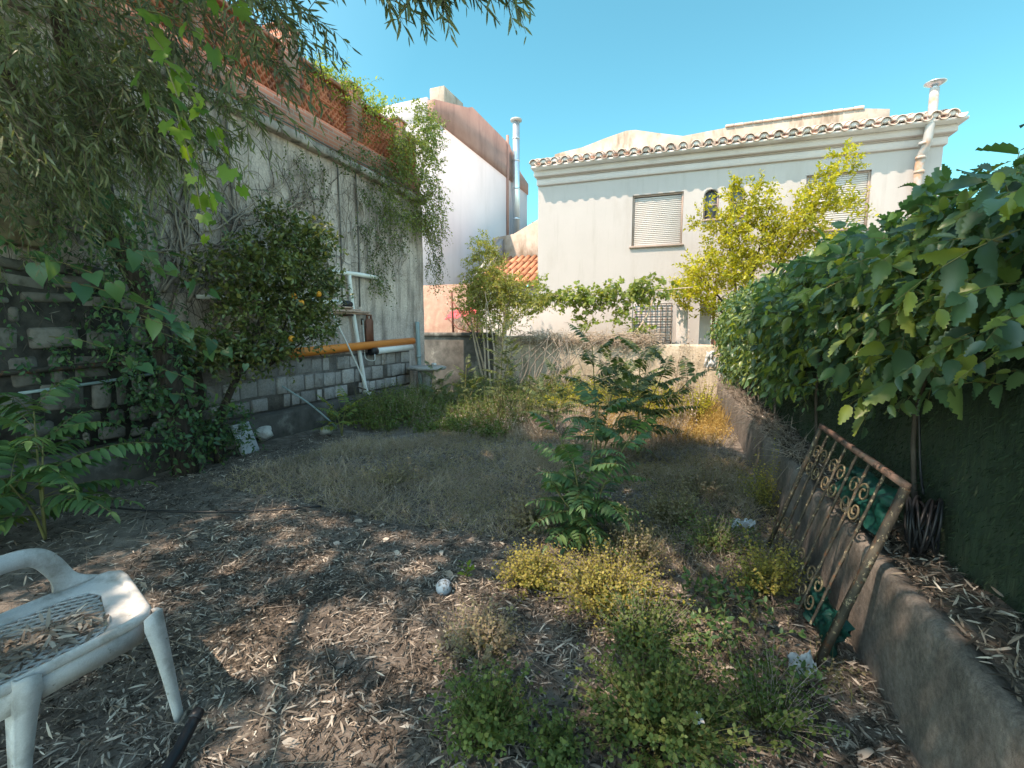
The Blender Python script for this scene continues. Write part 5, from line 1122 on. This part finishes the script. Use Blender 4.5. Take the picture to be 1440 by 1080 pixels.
# ------------------------------------------------------------------ weed bushes
def weed(name, label, loc, r, h, n, mats, leaf=.02, m=12, group='bushy weeds on the leaf litter'):
    t = thing(name, label, 'weed', loc, random.uniform(0, 6), group); G = Geo(); Gs = Geo()
    a = rng.uniform(0, 6.28, n); rr = np.sqrt(rng.uniform(0, 1, n)); d = np.stack([np.cos(a) * rr * r, np.sin(a) * rr * r, h * (1.05 - .65 * rr ** 2) * rng.uniform(.75, 1.1, n)], 1)
    st = np.stack([np.cos(a) * rr * r * .25, np.sin(a) * rr * r * .25, np.zeros(n)], 1)
    L = np.linalg.norm(d, axis=1); st2 = st + d * .35; sprigs(G, T_round, st2, d + rng.normal(0, .05, (n, 3)) + rng.normal(0, .13 * r, (n, 3)), L * rng.uniform(.4, 1.15, n), m, leaf, droop=.08, spread=.9, tmi=1, upn=.9, tw=.0018, t0=.05)
    Gs.tubes(np.stack([st, st + d * .2, st2], 1), .003, .002, 3); G.build('foliage', mats, t, local=True); Gs.build('stem', m_gstem, t, local=True); return t
yel = [L_weedy, m_dryst]; grn = [L_weedg, m_gstem]; brn = [L_weedb, m_dryst]
weed('weed_bush', 'sunlit yellow weed bush left of the dark sapling clump', (-.92, 2.62, 0), .18, .21, 260, yel)
weed('weed_bush', 'widest sunlit yellow weed bush just below the dark sapling clump', (-.46, 2.62, 0), .27, .27, 420, yel)
weed('weed_bush', 'yellow green weed bush right below the widest yellow bush', (-.22, 2.3, 0), .19, .22, 220, [L_weedg, m_dryst])
weed('weed_bush', 'largest dark green weed bush at the bottom of the garden', (-.10, 1.78, 0), .27, .25, 360, grn, .022)
weed('weed_bush', 'rounded fresh green weed bush at the bottom left of the largest one', (-.70, 1.50, 0), .15, .26, 200, grn)
weed('weed_bush', 'smallest green weed tuft between the two bottom bushes', (-.44, 1.52, 0), .10, .14, 80, grn)
weed('weed_bush', 'faded brown weed bush behind the rounded fresh green one', (-.93, 1.92, 0), .17, .24, 110, brn)
weed('weed_bush', 'loose green weed bush next to the foot of the kerb wall', (.28, 1.98, 0), .19, .26, 130, [L_weedg, m_dryst])
weed('weed_bush', 'dull brown green weed bush left of the sapling stems', (-1.22, 3.45, 0), .26, .26, 170, brn)
weed('weed_bush', 'olive weed bush close behind the widest yellow bush', (-.36, 3.05, 0), .18, .30, 120, [L_weedb, m_gstem])
weed('weed_bush', 'olive weed bush right of the sapling clump by the path of soil', (-.18, 3.9, 0), .24, .3, 150, [L_weedb, m_gstem])
weed('weed_bush', 'pale green weed bush in the middle of the right hand weeds', (.12, 3.55, 0), .24, .26, 150, [L_weedg, m_dryst])
weed('weed_bush', 'brownish weed bush farthest along the right hand strip', (.06, 4.75, 0), .28, .3, 150, brn)
weed('weed_bush', 'yellow green weed bush at the left foot of the grille', (.40, 3.05, 0), .17, .3, 120, [L_weedy, m_gstem])
weed('weed_bush', 'tall thin weed growing against the kerb behind the grille', (.52, 4.55, 0), .14, .46, 90, [L_weedy, m_gstem])
weed('weed_bush', 'dry weed bush among grass at the left of the garden', (-2.9, 3.95, 0), .3, .26, 150, brn)
weed('weed_bush', 'green weed clump below the far corner table', (-4.9, 6.6, 0), .45, .45, 240, grn, .03)
t = thing('broad_weed', 'lone seedling with a few bright leaves beside the blue grey ball', 'weed', (-1.32, 2.5, 0)); G = Geo()
sprigs(G, T_oval, np.array([[-1.32, 2.5, 0.]] * 3), np.array([[.1, 0, 1], [-.2, .1, .8], [.25, -.1, .7]]), .16, 7, .05, tmi=1); G.build('foliage', [L_grape, m_gstem], t)
t = thing('broad_weed', 'dark green broad leaved weed patch between yellow bushes and grille', 'weed', (.2, 2.65, 0)); G = Geo(); n = 46
sprigs(G, T_oval, np.stack([rng.uniform(-.1, .42, n), rng.uniform(2.3, 3.0, n), np.zeros(n)], 1), rdir(n, 1.2), .2, 8, .045, tmi=1); G.build('foliage', [L_sap, m_gstem], t)

# ------------------------------------------------------------------ leaf litter, dry grass, undergrowth
def on_ground(n, x0, x1, y0, y1, pw=1.0):
    y = y0 + (y1 - y0) * rng.uniform(0, 1, n) ** pw; x = rng.uniform(0, 1, n) * (x1 - x0) + x0
    lim = .79 + (y - 1.97) * (-.57 / 9.49); k = x < lim - .01; x, y = x[k], y[k]
    return np.array([(a, b, gz(a, b)) for a, b in zip(x, y)])
G = Geo()
P = np.concatenate([on_ground(26000, -3.6, .8, .5, 2.6, 1.0), on_ground(20000, -5.4, .8, 1.4, 5.2, 1.0), on_ground(5000, -5.6, .6, 5, 9)])
n = len(P); D = rng.normal(size=(n, 3)); D[:, 2] *= .22; P[:, 2] += rng.uniform(.002, .022, n); mi = (rng.uniform(0, 1, n) < .42)
clump = np.array([mnoise.noise(Vector((p[0] * 2.2, p[1] * 2.2, 8))) for p in P]); kk = np.array([mnoise.noise(Vector((p[0] * 3.1, p[1] * 3.1, 21))) for p in P]) + rng.uniform(-.35, .6, n) > -.12; P, D, clump = P[kk], D[kk], clump[kk]; n = len(P); mi = (rng.uniform(0, 1, n) + clump * .9) < .40
Nn = rdir(n, 1.3); ln = rng.uniform(.025, .075, n)
for k in (0, 1):
    q = mi == bool(k); G.inst(lance(.125, .22), P[q], D[q], Nn[q], ln[q], k)
P = np.concatenate([on_ground(30000, -3.4, .8, .6, 3.0), on_ground(16000, -5.4, .8, 2.5, 5.5)]); n = len(P); P[:, 2] += rng.uniform(.0, .014, n); D = rng.normal(size=(n, 3)); D[:, 2] *= .4; q = rng.uniform(0, 1, n) < .5
for k in (0, 1): w_ = q == bool(k); G.inst(lance(.35, .2), P[w_], D[w_], rdir(w_.sum(), 1), rng.uniform(.008, .026, w_.sum()), k)
n = 2600; P = on_ground(n, -4.5, .75, .7, 4.5); n = len(P); D = rng.normal(size=(n, 3)); D[:, 2] *= .15; P[:, 2] += .012
tt = np.linspace(0, 1, 3)[None, :, None]; G.tubes(P[:, None] + unit(D)[:, None] * tt * rng.uniform(.05, .25, (n, 1, 1)), .0022, .001, 3, 2)
P = on_ground(150, -3.5, .75, .7, 4.0); n = len(P); D = rng.normal(size=(n, 3)); D[:, 2] *= .2; P[:, 2] += .015; G.inst(lance(.45, .3), P, D, rdir(n, 1.5), rng.uniform(.05, .1, n), 0)
P = on_ground(2600, -4.6, .75, .6, 4.8); n = len(P); k_ = lance(.6, .45); P[:, 2] += .008; D = rng.normal(size=(n, 3)); D[:, 2] *= .35; G.inst(k_, P, D, rdir(n, 1.1), rng.uniform(.012, .03, n), 1)
tag(G.build('leaf_litter', [L_dry, L_dryd, m_dryst]), 'grey brown litter of narrow dry leaves covering the garden soil', 'leaf litter', kind='stuff')
# litter on the planting strip and kerb top
n = 9000; y = rng.uniform(1.3, 11, n); t_ = rng.uniform(0, 1, n); kxv = .79 + (y - 1.97) * (-.57 / 9.49); fxv = 1.19 + (y - 1.5) * (-.62 / 9.8)
x = np.where(y > 4.4, kxv + .05 + t_ * (fxv - kxv - .02), kxv + .07 + t_ * (fxv - kxv - .05)); P = np.stack([x, y, np.array([max(sz(a, b), .505 if a < c + .11 else 0) for a, b, c in zip(x, y, kxv)]) + rng.uniform(.003, .03, n)], 1)
D = rng.normal(size=(n, 3)); D[:, 2] *= .3; G = Geo(); q = rng.uniform(0, 1, n) < .55
G.inst(lance(.13, .2), P[q], D[q], rdir(q.sum(), 1.2), rng.uniform(.03, .08, q.sum()), 0); G.inst(lance(.13, .2), P[~q], D[~q], rdir((~q).sum(), 1.2), rng.uniform(.03, .08, (~q).sum()), 1)
n = 900; y = rng.uniform(4.2, 11, n); P = np.stack([.79 + (y - 1.97) * (-.57 / 9.49) + rng.uniform(.0, .2, n), y, .5 + rng.uniform(0, .07, n)], 1); D = rng.normal(size=(n, 3)); D[:, 2] -= .25
G.tubes(P[:, None] + unit(D)[:, None] * np.linspace(0, 1, 3)[None, :, None] * rng.uniform(.08, .3, (n, 1, 1)), .003, .0015, 3, 2)
tag(G.build('strip_litter', [L_dry, L_dryd, m_dryst]), 'dry leaves and twigs lying on the planting strip above the kerb', 'leaf litter', kind='stuff')
def tufts(name, label, n, area, h, mats, lean=.5, w=1.0, leafy=None, pw=1.0, gap=-.25):
    P = on_ground(n, *area, pw); n = len(P)
    den = np.array([mnoise.noise(Vector((p[0] * 1.3, p[1] * 1.3, 2))) for p in P]) + rng.uniform(-.5, .5, n); k = den > gap; P = P[k]; hv = h * np.clip(.75 + .9 * np.array([mnoise.noise(Vector((p[0] * .9, p[1] * .9, 12))) for p in P]), .35, 1.5); n = len(P)
    D = rng.normal(0, lean, (n, 3)); D[:, 2] = 1; G = Geo()
    G.inst(([(0, -.012 * w, 0), (0, .012 * w, 0), (.5, .009 * w, .03), (.5, -.009 * w, .03), (1, 0, -.12)], [(0, 1, 2, 3), (3, 2, 4)]), P, D, rdir(n), rng.uniform(.4, 1.15, n) * hv)
    if leafy:
        k = int(n * leafy[0]); sprigs(G, leafy[1], P[:k], D[:k], rng.uniform(.5, 1.1, k) * hv[:k], leafy[2], leafy[3], droop=.1, spread=.9, mi=1, tmi=0, tw=.0016)
    return tag(G.build(name, mats), label, 'dry grass' if 'grass' in name else 'undergrowth', kind='stuff')
tufts('dry_grass', 'dead grey brown grass and weeds over the middle of the garden', 46000, (-4.5, .45, 3.1, 7.2), .20, [L_straw, L_weedb], 1.0, .8, (.45, T_small, 8, .018), gap=-.12)
tufts('tall_dry_grass', 'knee high dry brown weeds in front of the far wall', 9500, (-5.0, -.2, 6.2, 10.6), .46, [L_straw, L_straw], .35, .8, (.3, T_small, 9, .03))
tufts('golden_grass', 'golden sunlit dry grass at the far right by the kerb', 9000, (-1.7, .35, 6.7, 10.2), .36, [L_gold, L_gold], .5, .8, (.25, T_small, 10, .03))
tufts('undergrowth', 'low green leafy undergrowth in front of the far left corner', 5200, (-5.6, -2.6, 6.0, 10.6), .62, [m_gstem, L_weedg], .4, .8, (.6, T_small, 13, .05))
tufts('strip_weeds', 'sparse low weeds along the foot of the kerb and weeds between bushes', 2200, (-.7, .7, 2.2, 6.4), .14, [m_gstem, L_weedb], .7, .8, (.6, T_round, 8, .018))
tufts('sunny_undergrowth', 'yellow green leaves in the sun in front of the cream wall', 2600, (-3.0, .1, 8.2, 10.8), .75, [m_gstem, L_lemon], .35, .8, (.6, T_small, 14, .045))
